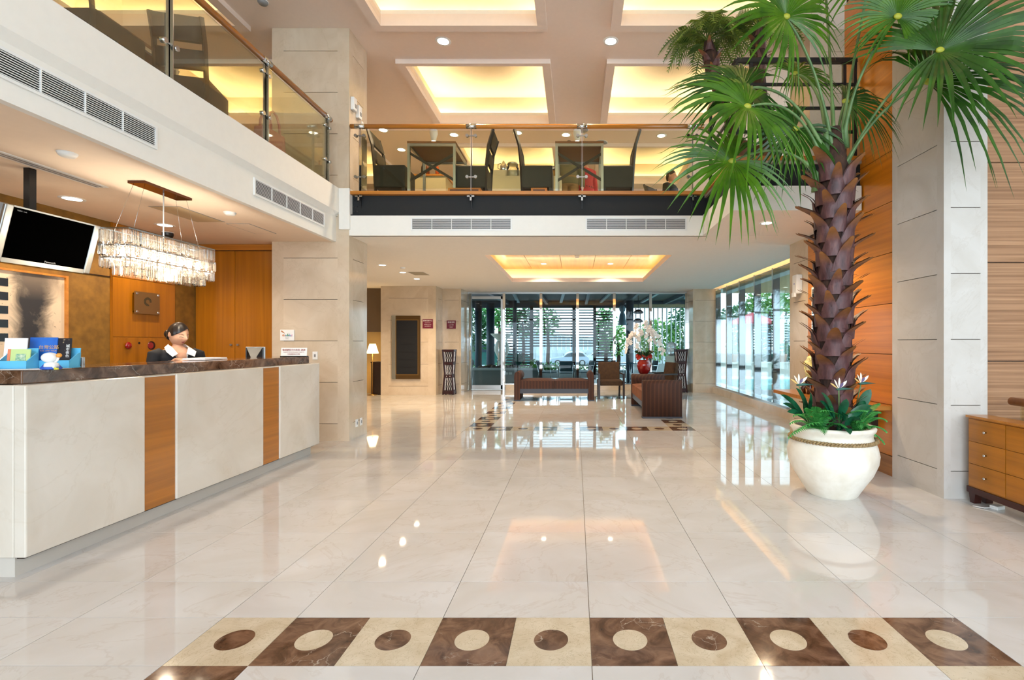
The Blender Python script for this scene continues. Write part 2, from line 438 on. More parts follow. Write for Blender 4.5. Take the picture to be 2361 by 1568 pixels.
# ---- slabs with openings
def slab(name, x0, x1, y0, y1, z0, z1, holes, m):
    gx = sorted({x0, x1} | {h[0] for h in holes} | {h[1] for h in holes}); gy = sorted({y0, y1} | {h[2] for h in holes} | {h[3] for h in holes})
    b = B()
    for i in range(len(gx)-1):
        for j in range(len(gy)-1):
            cx, cy = (gx[i]+gx[i+1])/2, (gy[j]+gy[j+1])/2
            if any(h[0] < cx < h[1] and h[2] < cy < h[3] for h in holes): continue
            b.box(gx[i], gx[i+1], gy[j], gy[j+1], z0, z1)
    return struct(b.obj(name, m))
LED_W = emit('warm_led_strip', (1.0, .82, .53), 58.0)
LED_O = emit('amber_led_strip', (1.0, .74, .40), 27.0)
def cove(name, label, h, zc, depth, side, lip, m_in, led, top=True, t=.09):
    """recess above a ceiling opening: back walls, roof and light strips hidden behind an upstand"""
    x0, x1, y0, y1 = h; s = side
    o = struct(B().box(x0-s-.05, x0-s, y0-s, y1+s, zc+t, zc+depth).box(x1+s, x1+s+.05, y0-s, y1+s, zc+t, zc+depth)
               .box(x0-s-.05, x1+s+.05, y0-s-.05, y0-s, zc+t, zc+depth).box(x0-s-.05, x1+s+.05, y1+s, y1+s+.05, zc+t, zc+depth)
               .obj(name, m_in), label)
    if top: B().box(x0-s-.05, x1+s+.05, y0-s-.05, y1+s+.05, zc+depth, zc+depth+.04).obj('roof_panel', m_in, o)
    if lip: B().box(x0-.02, x0, y0, y1, zc+t, zc+t+lip).box(x1, x1+.02, y0, y1, zc+t, zc+t+lip).box(x0-.02, x1+.02, y0-.02, y0, zc+t, zc+t+lip).box(x0-.02, x1+.02, y1, y1+.02, zc+t, zc+t+lip).obj('upstand', CEIL, o)
    q = s*.62
    B().box(x0-q-.02, x0-q, y0-q, y1+q, zc+t, zc+t+.015).obj('light_strip', led, o)
    B().box(x1+q, x1+q+.02, y0-q, y1+q, zc+t, zc+t+.015).obj('light_strip', led, o)
    B().box(x0-q, x1+q, y0-q-.02, y0-q, zc+t, zc+t+.015).obj('light_strip', led, o)
    B().box(x0-q, x1+q, y1+q, y1+q+.02, zc+t, zc+t+.015).obj('light_strip', led, o)
    return o
# lower ceiling under the gallery, with the wood-lined cove
LC = (-1.538, 1.63, 8.24, 11.84)
slab('ceiling', -7.6, 4.3, YF+.05, 14.4, ZL, ZL+.1, [LC, (3.76, 3.97, 7.45, 13.35)], CEIL)
lc = cove('ceiling_cove', 'amber lit ceiling cove lined with wood above the lounge', LC, ZL, .36, .3, .0, mat('cove_plaster', '#f1dfbf', .7), LED_O, top=False, t=.1)
GOLDW = veneer('gold_ceiling_veneer', '#9a6424', '#bd8840', 'y', .35, .6)
nx = 5
for k in range(nx):
    a = LC[0]-.3; wd = (LC[1]-LC[0]+.6)/nx
    B().box(a+k*wd+.004, a+(k+1)*wd-.004, LC[2]-.3, LC[3]+.3, ZL+.36, ZL+.39).obj('wood_panel', GOLDW, lc)
# upper ceiling with coffers
coff = []
for (xa, xb) in ((-2.632, -.517), (.61, 2.73)):
    for (ya, yb) in ((4.25, 6.587), (7.553, 9.52), (10.7, 13.1)): coff.append((xa, xb, ya, yb))
for (ya, yb) in ((4.25, 6.587), (7.553, 9.52), (10.7, 13.1)): coff.append((-6.75, -4.6, ya, yb))
slab('ceiling_upper', -7.6, 7, -4.4, 14.4, ZU, ZU+.09, coff, CEIL_UP)
CW = mat('coffer_paint', '#f3e6c8', .7)
frame_pts = .13
for i, h in enumerate(coff):
    o = cove('ceiling_coffer', 'warm lit rectangular ceiling coffer', h, ZU, .52, .16, .05, CW, LED_W)
    x0, x1, y0, y1 = h; d = .072; e = .13
    B().box(x0-e, x0-.001, y0, y1, ZU-d, ZU).box(x1+.001, x1+e, y0, y1, ZU-d, ZU).box(x0-e, x1+e, y0-.075, y0, ZU-d, ZU).box(x0-e, x1+e, y1, y1+e, ZU-d, ZU).obj('coffer_frame', CEIL_UP, o)
    for (ax, ay) in ((.42, .35), (.62, .55), (.78, .3)):
        px_, py_ = x0+(x1-x0)*ax, y0+(y1-y0)*ay
        B().box(px_-.18, px_+.18, py_-.22, py_+.22, ZU+.513, ZU+.5205).obj('access_panel', CW, o)
# ---- gallery slabs, fascias and beams
WF = mat('fascia_white', '#f0ede6', .7)
BOUNCE_FLOOR = mat('gallery_floor_bounce', '#a3998c', .9)  # unseen gallery floor, its tone chosen to bounce light onto the upper ceiling
slab('floor_upper', -7.6, 7, YF+.1, 14.3, ZM-.08, ZM-.01, [], BOUNCE_FLOOR)
struct(B().box(-7.6, -3.30, -4.4, YF+.1, ZM-.08, ZM-.005).obj('floor_upper_left', BOUNCE_FLOOR))
struct(B().box(1.8, 3.25, 5.5, YF+.1, ZM-.08, ZM-.01).obj('floor_upper_right', BOUNCE_FLOOR))
# left gallery: two-step fascia and soffit
struct(B().box(-5.45, -3.33, -4.4, 7.0, 2.76, 2.82).obj('ceiling_reception', mat('reception_ceiling_paint', '#f0dcc6', .75)), 'reception ceiling under the left gallery')
struct(B().box(-3.37, -3.312, -4.4, YF, 2.758, 3.15).prism([(-3.312, 3.10), (-3.264, 3.16), (-3.264, 3.492), (-3.37, 3.492), (-3.37, 3.10)], 'y', -4.4, YF).obj('wall_fascia_left', WF), 'white stepped fascia of the left gallery')
struct(B().box(X(783, YF), X(806, YF)+.012, YF-.03, YF+.25, Z(530, YF), Z(435, YF)).obj('trim_2', WF, bevel=.008), 'white collar block wrapping the column corner')
# front gallery
struct(B().box(-3.132, 1.758, YF, YF+.08, ZL, 3.12).box(1.758, 1.838, 5.555, YF+.08, ZL, 3.12).box(1.758, 3.21, 5.475, 5.555, ZL, 3.12)
       .box(1.838, 3.25, 5.555, YF+.1, ZL+.001, ZL+.05).obj('wall_fascia_front', WF), 'white fascia of the front gallery stepping forward at right')
struct(B().box(-3.132, 1.83, YF+.06, YF+.12, 3.12, 3.412).box(1.83, 1.86, 5.59, YF+.12, 3.12, 3.412).box(1.80, 3.25, 5.53, 5.59, 3.12, 3.412)
       .box(-3.132, 1.77, YF+.002, YF+.06, 3.12, 3.135).box(1.77, 1.83, 5.56, YF+.06, 3.12, 3.135).box(1.77, 3.21, 5.49, 5.53, 3.12, 3.135)
       .obj('trim_3', BEAM), 'charcoal steel edge beam of the front gallery')
struct(B().box(-3.132, 1.78, YF-.01, YF+.14, 3.412, ZM).box(1.77, 1.88, 5.63, YF-.01, 3.412, ZM).box(1.77, 3.25, 5.485, 5.63, 3.412, ZM).obj('trim_4', ORANGE_L), 'orange wooden nosing board along the gallery edge')
BOLT = B()
for zc_ in (3.19, 3.26, 3.34):
    for xx in (-3.09, -3.05): BOLT.sphere((xx, YF+.06, zc_), .011, 8, 6)
    for xx in (1.87, 1.93): BOLT.sphere((xx, 5.53, zc_), .011, 8, 6)
struct(BOLT.obj('trim_5', BLACKM), 'black bolt heads on the edge beam')
# ---- reception joinery on the left wall and end
wl = struct(B().box(-5.4, -5.385, 5.66, 6.55, 0, 2.76).obj('wall_left_wood', ORANGE_V), 'orange wood panel wall behind the receptionist')
B().box(-5.39, -5.372, 5.665, 6.545, 2.135, 2.755).obj('wood_panel', ORANGE_V, wl)
B().box(-5.39, -5.372, 5.665, 6.545, 1.43, 2.127).obj('wood_panel', ORANGE_V, wl)
B().box(-5.39, -5.372, 5.665, 6.545, 0, 1.424).obj('wood_panel', ORANGE_V, wl)
struct(B().box(-5.4, -5.39, -4.4, 5.655, 2.118, 2.128).obj('trim_6', DARKW), 'thin dark joint across the gold wall')
dr = struct(B().box(-5.4, -4.2, 6.95, 7.05, 0, 2.76).obj('door_1', DARKW), 'tall orange wooden double doors behind the reception')
for (a, b) in ((-5.385, X(543, 6.93)-.003), (X(543, 6.93)+.003, -4.225)):
    lf = B().box(a, b, 6.92, 6.96, .02, 2.66).obj('door_leaf', ORANGE_V, dr)
    hx = b-.045 if a < -5 else a+.045
    B().cyl((hx, 6.92, 1.33), (hx, 6.895, 1.33), .014).obj('door_knob', BRUSH, lf)
B().box(-5.385, -4.225, 6.915, 6.96, 2.67, 2.755).obj('door_head', ORANGE_L, dr)
# ---- rear glass front
YG = 14.2
wi = struct(B().box(X(1163, YG), X(1585, YG), YG-.06, YG+.2, 0, .16).obj('window_1', STONE), 'rear glazing of tall panes between mirror steel mullions')
mull = [1163, 1247.7, 1331.6, 1415.8, 1499, 1581]
for k, px_ in enumerate(mull):
    x_ = X(px_, YG)
    B().box(x_-.038, x_+.038, YG-.09, YG+.03, .0 if k == 0 else .16, ZL-.04).obj('mullion', MIRROR, wi)
for a, b in zip(mull[:-1], mull[1:]):
    B().box(X(a, YG)+.03, X(b, YG)-.03, YG-.012, YG, .16, ZL-.04).obj('window_pane', WGLASS, wi)
    B().box(X(a, YG)+.03, X(b, YG)-.03, YG-.03, YG+.01, .16, .185).obj('bottom_rail', STEEL, wi)
B().box(-3.13, X(1590, YG), YG-.06, YG+.06, ZL-.05, ZL).obj('head_rail', BRUSH, wi)
dg = struct(B().box(X(1086, YG), X(1158, YG), YG-.012, YG, .05, 2.68).obj('door_2', WGLASS), 'glass entrance door with steel frame in the rear front')
B().box(X(1083, YG), X(1088, YG), YG-.03, YG+.03, .02, ZL-.05).box(X(1155, YG), X(1160, YG), YG-.03, YG+.03, .02, 2.72).box(X(1083, YG), X(1160, YG), YG-.03, YG+.03, 2.64, 2.72).box(X(1083, YG), X(1160, YG), YG-.03, YG+.03, .02, .14).obj('door_frame', BRUSH, dg)
B().cyl((X(1085, YG), YG-.07, .0), (X(1085, YG), YG-.07, ZL-.05), .035).obj('pivot_post', MIRROR, dg)
B().tube([(X(1151, YG), YG-.03, .85), (X(1151, YG), YG-.09, .88), (X(1151, YG), YG-.09, 1.38), (X(1151, YG), YG-.03, 1.41)], .014).obj('door_handle', STEEL, dg)
# ---- pool-side windows
XW = 3.98
w2 = struct(B().box(3.76, 4.15, 7.4, 13.4, 0, .17).obj('window_2', STONE), 'pool side glazing with deep mirror steel mullions')
B().box(3.84, 4.0, 7.4, 13.4, .17, .2).obj('bottom_rail', STEEL, w2)
my = [7.6+.965*k for k in range(7)]
for k, y_ in enumerate(my):
    B().box(3.84, XW, y_-.025, y_+.025, .19, ZL-.02).obj('mullion', MIRROR, w2)
    if k < 6: B().box(XW-.006, XW+.006, y_+.02, y_+.945, .19, ZL+.02).obj('window_pane', WGLASS, w2)
B().box(3.70, 3.76, 7.45, 13.35, ZL+.1, ZL+.3).box(3.97, 4.02, 7.45, 13.35, ZL+.1, ZL+.3).box(3.70, 4.02, 7.45, 13.35, ZL+.3, ZL+.33).obj('slot_lining', mat('cove_plaster', '#f1dfbf', .7), w2)
B().box(3.765, 3.785, 7.5, 13.3, ZL+.12, ZL+.15).obj('light_strip', emit('amber_slot_strip', (1.0, .66, .26), 9.0), w2)
struct(B().box(4.05, 4.3, 7.4, 13.4, ZL-.1, ZL+.1).obj('trim_7', PLASTER))
# ---- street front behind the camera: glazed screen
w3 = struct(B().box(-7.6, 7, -4.45, -4.25, 0, .12).obj('window_3', BLACKM), 'tall street front glazing behind the viewer')
for k in range(9): B().box(-7.55+1.81*k, -7.47+1.81*k, -4.42, -4.3, 0, ZU).obj('mullion', BRUSH, w3)
B().box(-7.6, 7, -4.42, -4.3, 2.9, 3.0).obj('transom', BRUSH, w3)
# ================================================================== RECEPTION
def text_mesh(body, size, name='lettering', ext=.0006, align='CENTER'):
    cu = bpy.data.curves.new(name, 'FONT'); cu.body = body; cu.size = size; cu.extrude = ext
    cu.align_x = align; cu.align_y = 'CENTER'; cu.resolution_u = 3
    o = bpy.data.objects.new(name, cu); COL.objects.link(o)
    bpy.context.view_layer.update()
    me = bpy.data.meshes.new_from_object(o.evaluated_get(bpy.context.evaluated_depsgraph_get()))
    me.name = name
    bpy.data.objects.remove(o); bpy.data.curves.remove(cu)
    return me
def text(body, size, m, parent, loc, rot=(PI/2, 0, 0), name='lettering', align='CENTER'):
    return link(name, text_mesh(body, size, name, align=align), m, parent, loc, rot)

# ---- counter
ct = thing('reception_counter', 'long cream marble reception counter with two orange wood inserts', 'counter', (-3.4, 4.4, 0))
cs = [2.795, X(0, 1) and 3.15*F/(HX-335), 3.15*F/(HX-408), 3.15*F/(HX-608), 3.15*F/(HX-646), 6.006]
B().box(-3.7, -3.2, 2.83, 5.97, .1, 1.105).obj('carcass', DARKW, ct, world=True)
B().box(-3.68, -3.24, 2.82, 5.97, 0, .125).obj('plinth', mat('grey_plinth_stone', '#c9c2b8', .3), ct, world=True)
for a, b in ((0, 1), (2, 3), (4, 5)):
    B().box(-3.22, -3.15, cs[a], cs[b], .119, 1.11).obj('stone_panel', STONE_C, ct, world=True, bevel=.008)
for a, b in ((1, 2), (3, 4)):
    B().box(-3.22, -3.165, cs[a], cs[b], .119, 1.10).obj('wood_panel', ORANGE, ct, world=True)
B().box(-3.72, -3.22, 2.795, 2.835, .119, 1.11).obj('stone_panel', STONE_C, ct, world=True, bevel=.006)
B().box(-3.72, -3.22, 5.965, 6.006, .119, 1.11).obj('stone_panel', STONE_C, ct, world=True, bevel=.006)
B().box(-3.3, -3.16, 2.80, 6.0, 1.1, 1.108).obj('ledge', STONE_C, ct, world=True)
tag(B().box(-3.74, -3.275, 2.886, 6.0, 1.108, 1.19).obj('marble_worktop', EMPER, bevel=.006), 'dark brown veined marble top of the reception counter', 'countertop')
for lbl_, ya_, yb_ in (('low wooden staff desk behind the leaflet stands', 3.5, 4.25), ('low wooden staff desk at the far counter end', 5.5, 5.96)):
    dk = thing('staff_desk', lbl_, 'desk', (-3.92, ya_, 0))
    B().box(-.28, .17, 0, yb_-ya_, .74, .78).obj('desk_top', ORANGE, dk)
    for lx_ in (-.26, .12):
        for ly_ in (.02, yb_-ya_-.06): B().box(lx_, lx_+.04, ly_, ly_+.04, 0, .74).obj('leg', DARKW, dk)

# ---- leaflets and their stands
BLUEP = mat('pale_blue_acrylic', '#5fb9e4', .2)
def stand(lbl, loc, wd, rz):
    t = thing('leaflet_stand', lbl, 'leaflet stand', loc, rz, 'leaflet stands on the counter')
    B().box(-wd/2, wd/2, -.045, .05, 0, .006).obj('base', BLUEP, t)
    B().box(-wd/2, wd/2, -.045, -.04, .004, .05).obj('front_lip', BLUEP, t)
    B().prism([(-.045, .005), (.045, .005), (.052, .10), (.03, .095), (-.035, .05)], 'x', -wd/2, -wd/2+.006).obj('side_cheek', BLUEP, t)
    B().prism([(-.045, .005), (.045, .005), (.052, .10), (.03, .095), (-.035, .05)], 'x', wd/2-.006, wd/2).obj('side_cheek', BLUEP, t)
    B().obox((0, .043, .065), (wd, .005, .125), (-.12, 0, 0)).obj('back_plate', BLUEP, t)
    return t
s1 = stand('pale blue leaflet stand holding the green booklet, nearest the counter end', (X(40, 3.06), 3.06, 1.1915), .15, .1)
s1.rotation_euler.z = .25
s2 = stand('pale blue leaflet stand holding the dark city booklet', (X(120, 3.18), 3.18, 1.1915), .25, .2)
def booklet(name, lbl, c, wd, ht, rz, tilt, m):
    t = thing(name, lbl, 'booklet', c, rz)
    B().obox((0, 0, ht/2), (wd, .006, ht)).obj('cover', m, t)
    t.rotation_euler = (-tilt, 0, rz)
    return t
def bk(px, y, z): return (X(px, y), y, z)
b1 = booklet('booklet', 'tall white booklet at the back of the nearest leaflet stand', bk(33, 3.075, 1.2), .115, .185, .25, .1, mat('white_card', '#f1efee', .5))
b2 = booklet('booklet', 'green booklet with an orange spine in front of the white one', bk(42, 3.05, 1.2), .112, .115, .25, .12, mat('green_card', '#c5d98f', .5))
B().obox((-.05, -.004, .058), (.014, .003, .115)).obj('spine_band', mat('orange_card', '#e0825c', .5), b2)
B().obox((.01, -.004, .06), (.05, .002, .05)).obj('picture', mat('map_print', '#4d9d76', .5, col2='#d6dcc0', nscale=60), b2)
b3 = booklet('booklet', 'blue booklet with gold lettering beside the green one', bk(97, 3.165, 1.20), .15, .19, .2, .1, mat('blue_card', '#1857b8', .35, col2='#2f78d0', nscale=5))
text('台灣公路', .028, mat('gold_print', '#d3a45c', .5), b3, (.03, -.0035, .125)); text('RAIL AND TOUR', .012, mat('gold_print', '#d3a45c', .5), b3, (.03, -.0035, .102))
b4 = booklet('booklet', 'dark booklet with a night view and a white upright title', bk(140, 3.19, 1.20), .10, .185, .2, .1, mat('night_card', '#140a12', .35, col2='#c9b08a', nscale=42, lo=.25, hi=.36))
text('城\n市\n夜\n色', .022, WHITEP, b4, (.033, -.0035, .1))
# figurine with a plain round head
fg = thing('figurine', 'small white round headed figurine in a blue coat', 'figurine', (X(118, 2.99), 2.99, 1.1915))
B().lathe([(.045, 0), (.05, .008), (.034, .03), (.016, .045)], 20).obj('coat', mat('blue_cloth', '#2b57b8', .5), fg)
B().sphere((-.004, -.004, .072), (.038, .038, .032), 24, 14).obj('head', WHITEP, fg)
B().lathe([(.036, .0), (.03, .022), (.01, .03)], 16, (.012, -.01, .016)).obj('shirt', WHITEP, fg)
B().sphere((.048, .0, .085), .014, 12, 8).obj('orange_ball', mat('orange_plastic', '#e59a3c', .4), fg)
B().tube([(.02, 0, .04), (.038, 0, .055), (.046, 0, .075)], .006).obj('arm', WHITEP, fg)
B().tube([(.025, -.02, .022), (.05, -.025, .012)], .007).obj('arm', WHITEP, fg)
B().box(.048, .068, -.03, -.02, 0, .012).obj('yellow_tag', mat('yellow_plastic', '#d8d24a', .4), fg)
pm = thing('paper_sheet', 'white printed sheet lying on the near end of the counter', 'paper', (X(40, 2.94), 2.93, 1.1912), .1)
B().box(-.16, .14, -.03, .2, 0, .0015).obj('sheet', WHITEP, pm)

# ---- screens
def monitor(lbl, loc, rz, wd=.34, ht=.27):
    t = thing('computer_monitor', lbl, 'monitor', loc, rz)
    B().box(-.1, .1, -.08, .08, 0, .012).obj('foot', BLACKP, t, bevel=.004)
    B().box(-.03, .03, .0, .03, .01, .26).obj('neck', BLACKP, t)
    B().box(-wd/2, wd/2, -.03, -.01, .2, .2+ht).obj('bezel', BRUSH, t, bevel=.004)
    B().box(-wd/2+.012, wd/2-.012, -.032, -.029, .212, .188+ht).obj('screen', BLACKP, t)
    B().prism([(-wd/2+.01, .205), (wd/2-.01, .205), (wd/2-.01, .195+ht), (-wd/2+.01, .195+ht)], 'y', -.012, .02).add([(-wd/2+.02,.02,.21),(wd/2-.02,.02,.21),(wd/2-.02,.02,.19+ht),(-wd/2+.02,.02,.19+ht),(0,.075,.2+ht*.45)], [(0,1,4),(1,2,4),(2,3,4),(3,0,4)]).obj('rear_shell', BLACKP, t)
    return t
monitor('black computer monitor behind the leaflet stands', (X(172, 3.95), 3.95, .781), 2.6, .26, .26)
monitor('black monitor seen from behind near the far counter end', (X(592, 5.74)-.02, 5.74, .781), 3.45, .2, .33)

# ---- payment sign on the counter
sg = thing('counter_sign', 'small white counter sign with red Chinese lettering', 'sign', (X(678, 5.78), 5.78, 1.191))
B().box(-.155, .155, -.02, .03, 0, .012).obj('foot', BLACKP, sg)
B().obox((0, 0, .058), (.305, .008, .098), (-.12, 0, 0)).obj('plate', WHITEP, sg)
RED = mat('red_print', '#9c4a44', .5)
for (s_, sz, z_) in (('敬請顧客先付房款, 謝謝', .026, .082), ('PLEASE PAY THE ROOM IN ADVANCE, THANK YOU', .0105, .056), ('大使商務旅館有限公司 敬啟', .012, .033)):
    text(s_, sz, RED, sg, (0, -.0065+(.058-z_)*-.12*-1*0+ (z_-.058)*.12, z_), (PI/2-.12, 0, 0))
# colourful plate on the column
wp = thing('wall_sign', 'small white plate with a colourful scribbled logo on the column', 'sign', (X(662, YF-.01), YF-.004, Z(773, YF)))
B().box(-.097, .097, -.01, .002, -.076, .076).obj('plate', WHITEP, wp, bevel=.004)
cols = ['#d08a5a', '#d0a57a', '#4a7ab0', '#2f9a6a', '#2a6f8a', '#4a90c0', '#d9a0c8']
for k in range(7):
    x_ = -.055+.02*k; b_ = B().tube([(x_-.006, -.0115, .008+.004*(k%2)), (x_-.004, -.0115, -.012), (x_+.004, -.0115, -.014), (x_+.007, -.0115, .012-.006*(k%3))], .0032, 6)
    if k in (3, 4): b_.sphere((x_+.006, -.011, .018), .005, 8, 6)
    b_.obj('logo_stroke', mat('logo_'+str(k), cols[k], .5), wp)
B().tube([(-.075, -.0115, .058), (-.05, -.0115, .042), (-.03, -.0115, .027)], [.008, .0075, .002], 6).obj('logo_feather', mat('logo_0', cols[0]), wp)
text('2006-2007', .012, GREYP, wp, (0, -.0105, -.035)); text('TAIWAN', .011, GREYP, wp, (0, -.0105, -.05))

# ---- sockets on the column foot
def socket(lbl, loc, rz=0, sc=1.0, grp=None):
    t = thing('wall_socket', lbl, 'socket', loc, rz, grp)
    B().box(-.035*sc, .035*sc, -.008, .002, -.055*sc, .055*sc).obj('cover_plate', WHITEP, t, bevel=.003)
    B().box(-.012*sc, .012*sc, -.011, -.007, -.02*sc, .02*sc).obj('insert', GREYP, t)
    return t
socket('white socket low on the column side, the nearer one', (-3.131, 6.98, Z(975, 7.0)), PI/2)
socket('white socket low on the column side, the farther one', (-3.131, 7.12, Z(975, 7.0)), PI/2)
socket('white socket on the column just past the counter top', (X(727, YF), YF-.003, Z(820, YF)))

# ---- receptionist's booklet on the counter
nb = thing('notebook', 'open white notebook under the receptionist hands', 'notebook', (-3.64, 4.80, 1.1915))
B().obox((0, 0, .012), (.2, .34, .012), (0, 0, .1)).obj('pages', mat('paper', '#f4f1f2', .6), nb)
B().obox((0, 0, .0035), (.21, .35, .004), (0, 0, .1)).obj('cover', WHITEP, nb)

# ---- television
tv = thing('television', 'flat black television with silver sides hung from the ceiling', 'television', (-4.305, 4.0, 2.0))
ang = math.atan2(.11, .44)
tvr = bpy.data.objects.new('housing', None)
def tvb(b, name, m, parent=tv, bevel=0):
    me = b.mesh(name, (0, 0, 0), bevel); o = link(name, me, m, parent); o.rotation_euler = (0, ang, 0); o.location = (0, 0, .18); return o
bpy.data.objects.remove(tvr)
tvb(B().box(-.09, -.005, -.365, .365, -.215, .225), 'housing', GREYP, bevel=.01)
tvb(B().box(-.02, .012, -.365, -.31, -.215, .225), 'side_speaker', BRUSH, bevel=.008)
tvb(B().box(-.02, .012, .31, .365, -.215, .225), 'side_speaker', BRUSH, bevel=.008)
tvb(B().box(-.02, .008, -.31, .31, -.215, -.18), 'lower_bezel', BRUSH)
tvb(B().box(-.02, .008, -.31, .31, .213, .225), 'upper_bezel', BRUSH)
tvb(B().box(-.01, .004, -.31, .31, -.18, .213), 'screen', mat('screen_black', '#020202', .45, spec=0.0))
lg = text('Panasonic', .022, mat('pale_print', '#a9a9a9', .5), tv, (0, 0, 0)); lg.rotation_euler = (PI/2, 0, PI/2)
lg.location = (.007-.04, 0, .18-.167)
lg.rotation_euler = Euler((PI/2-ang*0, 0, PI/2)); lg.rotation_euler = (Matrix.Rotation(ang, 3, 'Y') @ Euler((PI/2, 0, PI/2)).to_matrix()).to_euler(); lg.location = Matrix.Rotation(ang, 3, 'Y') @ Vector((.006, .03, -.166)) + Vector((0, 0, .18))
lg = text('VIERA  Link', .014, GREYP, tv, (0, 0, 0)); lg.rotation_euler = (Matrix.Rotation(ang, 3, 'Y') @ Euler((PI/2, 0, PI/2)).to_matrix()).to_euler(); lg.location = Matrix.Rotation(ang, 3, 'Y') @ Vector((.006, -.25, .192)) + Vector((0, 0, .18))
B().box(-.12, -.07, -.09, -.04, .2, .76).obj('ceiling_pole', BLACKP, tv)
B().box(-.13, -.06, -.14, .01, .12, .24).obj('pole_bracket', BLACKP, tv)

# ---- painting
def art_material():
    m, nt, p = _new('ink_painting')
    v = coords(nt, (1, 1, 1)); sx = nt.nodes.new('ShaderNodeSeparateXYZ'); nt.links.new(v, sx.inputs[0])
    n1 = noise(nt, v, 3.5, 6, .65, .8)
    def mth(op, a, b):
        q = nt.nodes.new('ShaderNodeMath'); q.operation = op
        for i, s_ in enumerate((a, b)):
            if hasattr(s_, 'is_linked'): nt.links.new(s_, q.inputs[i])
            else: q.inputs[i].default_value = s_
        return q.outputs[0]
    yy = mth('ADD', sx.outputs['Y'], mth('MULTIPLY', mth('SUBTRACT', n1, .5), .35))
    d = mth('ABSOLUTE', mth('SUBTRACT', yy, 4.82), 0.0)
    band = ramp(nt, d, [(.05, (1,)*3), (.11, (.75,)*3), (.2, (0,)*3)])
    n2 = noise(nt, v, 22, 3, .7); spk = ramp(nt, n2, [(.66, (0,)*3), (.7, (.9,)*3)])
    c = mixc(nt, band, rgb('#d9c3a8'), rgb('#2b2a2e'))
    c = mixc(nt, spk, c, rgb('#4a3c33'))
    up = ramp(nt, mth('MULTIPLY', mth('SUBTRACT', sx.outputs['Z'], 1.78), 5), [(0, (0,)*3), (1, (1,)*3)])
    side = ramp(nt, mth('MULTIPLY', mth('SUBTRACT', yy, 4.7), 2.2), [(0, (0,)*3), (.15, (1,)*3), (.75, (1,)*3), (.95, (0,)*3)])
    nt.links.new(mixc(nt, mth('MULTIPLY', mth('MULTIPLY', up, side), .75), c, rgb('#77695c')), p.inputs['Base Color'])
    p.inputs['Roughness'].default_value = .6; return m
pt = thing('painting', 'large abstract ink painting with dark smears in a pale wood frame', 'painting', (-5.36, 4.62, 1.0))
B().box(-5.4, -5.375, 4.1, 5.13, 1.0, 2.04).obj('canvas', art_material(), None and pt).parent = None
cv = COL.objects['canvas'] if 'canvas' in COL.objects else None
cv.parent = pt; cv.matrix_parent_inverse = Matrix.Translation(Vector((5.36, -4.62, -1.0)))
B().box(-5.4, -5.355, 5.13, 5.155, .98, 2.06).box(-5.4, -5.355, 4.07, 4.1, .98, 2.06).box(-5.4, -5.355, 4.1, 5.13, 2.04, 2.06).box(-5.4, -5.355, 4.1, 5.13, .98, 1.0).obj('frame', ORANGE_L, pt, world=True)
for k in range(5): B().box(-5.376, -5.372, 4.52, 4.62, 1.93-.13*k-.04, 1.93-.13*k+.035).obj('ink_square', BLACKP, pt, world=True)

# ---- plaque with emblem
pq = thing('wall_plaque', 'square bronze plaque with a dark round leaf emblem on standoffs', 'plaque', (-5.372, 6.08, 1.85))
B().box(.03, .042, -.175, .175, -.135, .135).obj('plate', mat('bronze_plate', '#8a6a43', .35, .6), pq)
for a in (-.15, .15):
    for b in (-.11, .11): B().cyl((0, a, b), (.05, a, b), .012, 12).obj('standoff', STEEL, pq)
em = B()
for k in range(16):
    t = -.4+k*.33; r0, r1 = .026, .055
    c_, s_ = math.cos(t), math.sin(t); c2, s2_ = math.cos(t+.35), math.sin(t+.35)
    em.add([(.0425, r0*c_, .02+r0*s_), (.0425, r1*c2, .02+r1*s2_), (.0425, r1*math.cos(t+.58), .02+r1*math.sin(t+.58)), (.0425, r0*math.cos(t+.22), .02+r0*math.sin(t+.22))], [(0, 1, 2, 3)])
em.obj('emblem', mat('emblem_green', '#22281c', .5), pq)

# ---- alarm panel
al = thing('alarm_panel', 'wooden fire alarm cover with red lamp and red bell holes', 'alarm panel', (-5.3715, 6.02, 1.1))
B().box(-.0, .004, -.3, .38, -.6, .318).obj('cover_panel', ORANGE_V, al)
REDL = mat('red_lens', '#8c0a12', .15, coat=.6)
B().sphere((.0215, -.18, .225), (.02, .042, .042), 20, 12).obj('red_lamp', REDL, al)
B().cyl((0, .155, .225), (.007, .155, .225), .055, 28).obj('bell_recess', mat('dark_red', '#2a0606', .5), al)
B().cyl((.005, .14, .225), (.009, .14, .225), .04, 24).obj('bell', REDL, al)
B().cyl((0, -.02, .255), (.008, -.02, .255), .014, 12).obj('test_button', BLACKP, al)

# ---- chandelier
CR, ntc, pc_ = _new('crystal'); ntc.nodes.remove(pc_)
outc = next(n for n in ntc.nodes if n.type == 'OUTPUT_MATERIAL')
tr_ = ntc.nodes.new('ShaderNodeBsdfTransparent'); tr_.inputs[0].default_value = (.97, .95, .92, 1)
gl_ = ntc.nodes.new('ShaderNodeBsdfGlossy'); gl_.inputs['Roughness'].default_value = .08
tl_ = ntc.nodes.new('ShaderNodeBsdfTranslucent'); tl_.inputs[0].default_value = (.95, .88, .78, 1)
fr_ = ntc.nodes.new('ShaderNodeFresnel'); fr_.inputs[0].default_value = 1.42
m1 = ntc.nodes.new('ShaderNodeMixShader'); m2 = ntc.nodes.new('ShaderNodeMixShader'); m1.inputs[0].default_value = .13
ntc.links.new(tr_.outputs[0], m1.inputs[1]); ntc.links.new(tl_.outputs[0], m1.inputs[2])
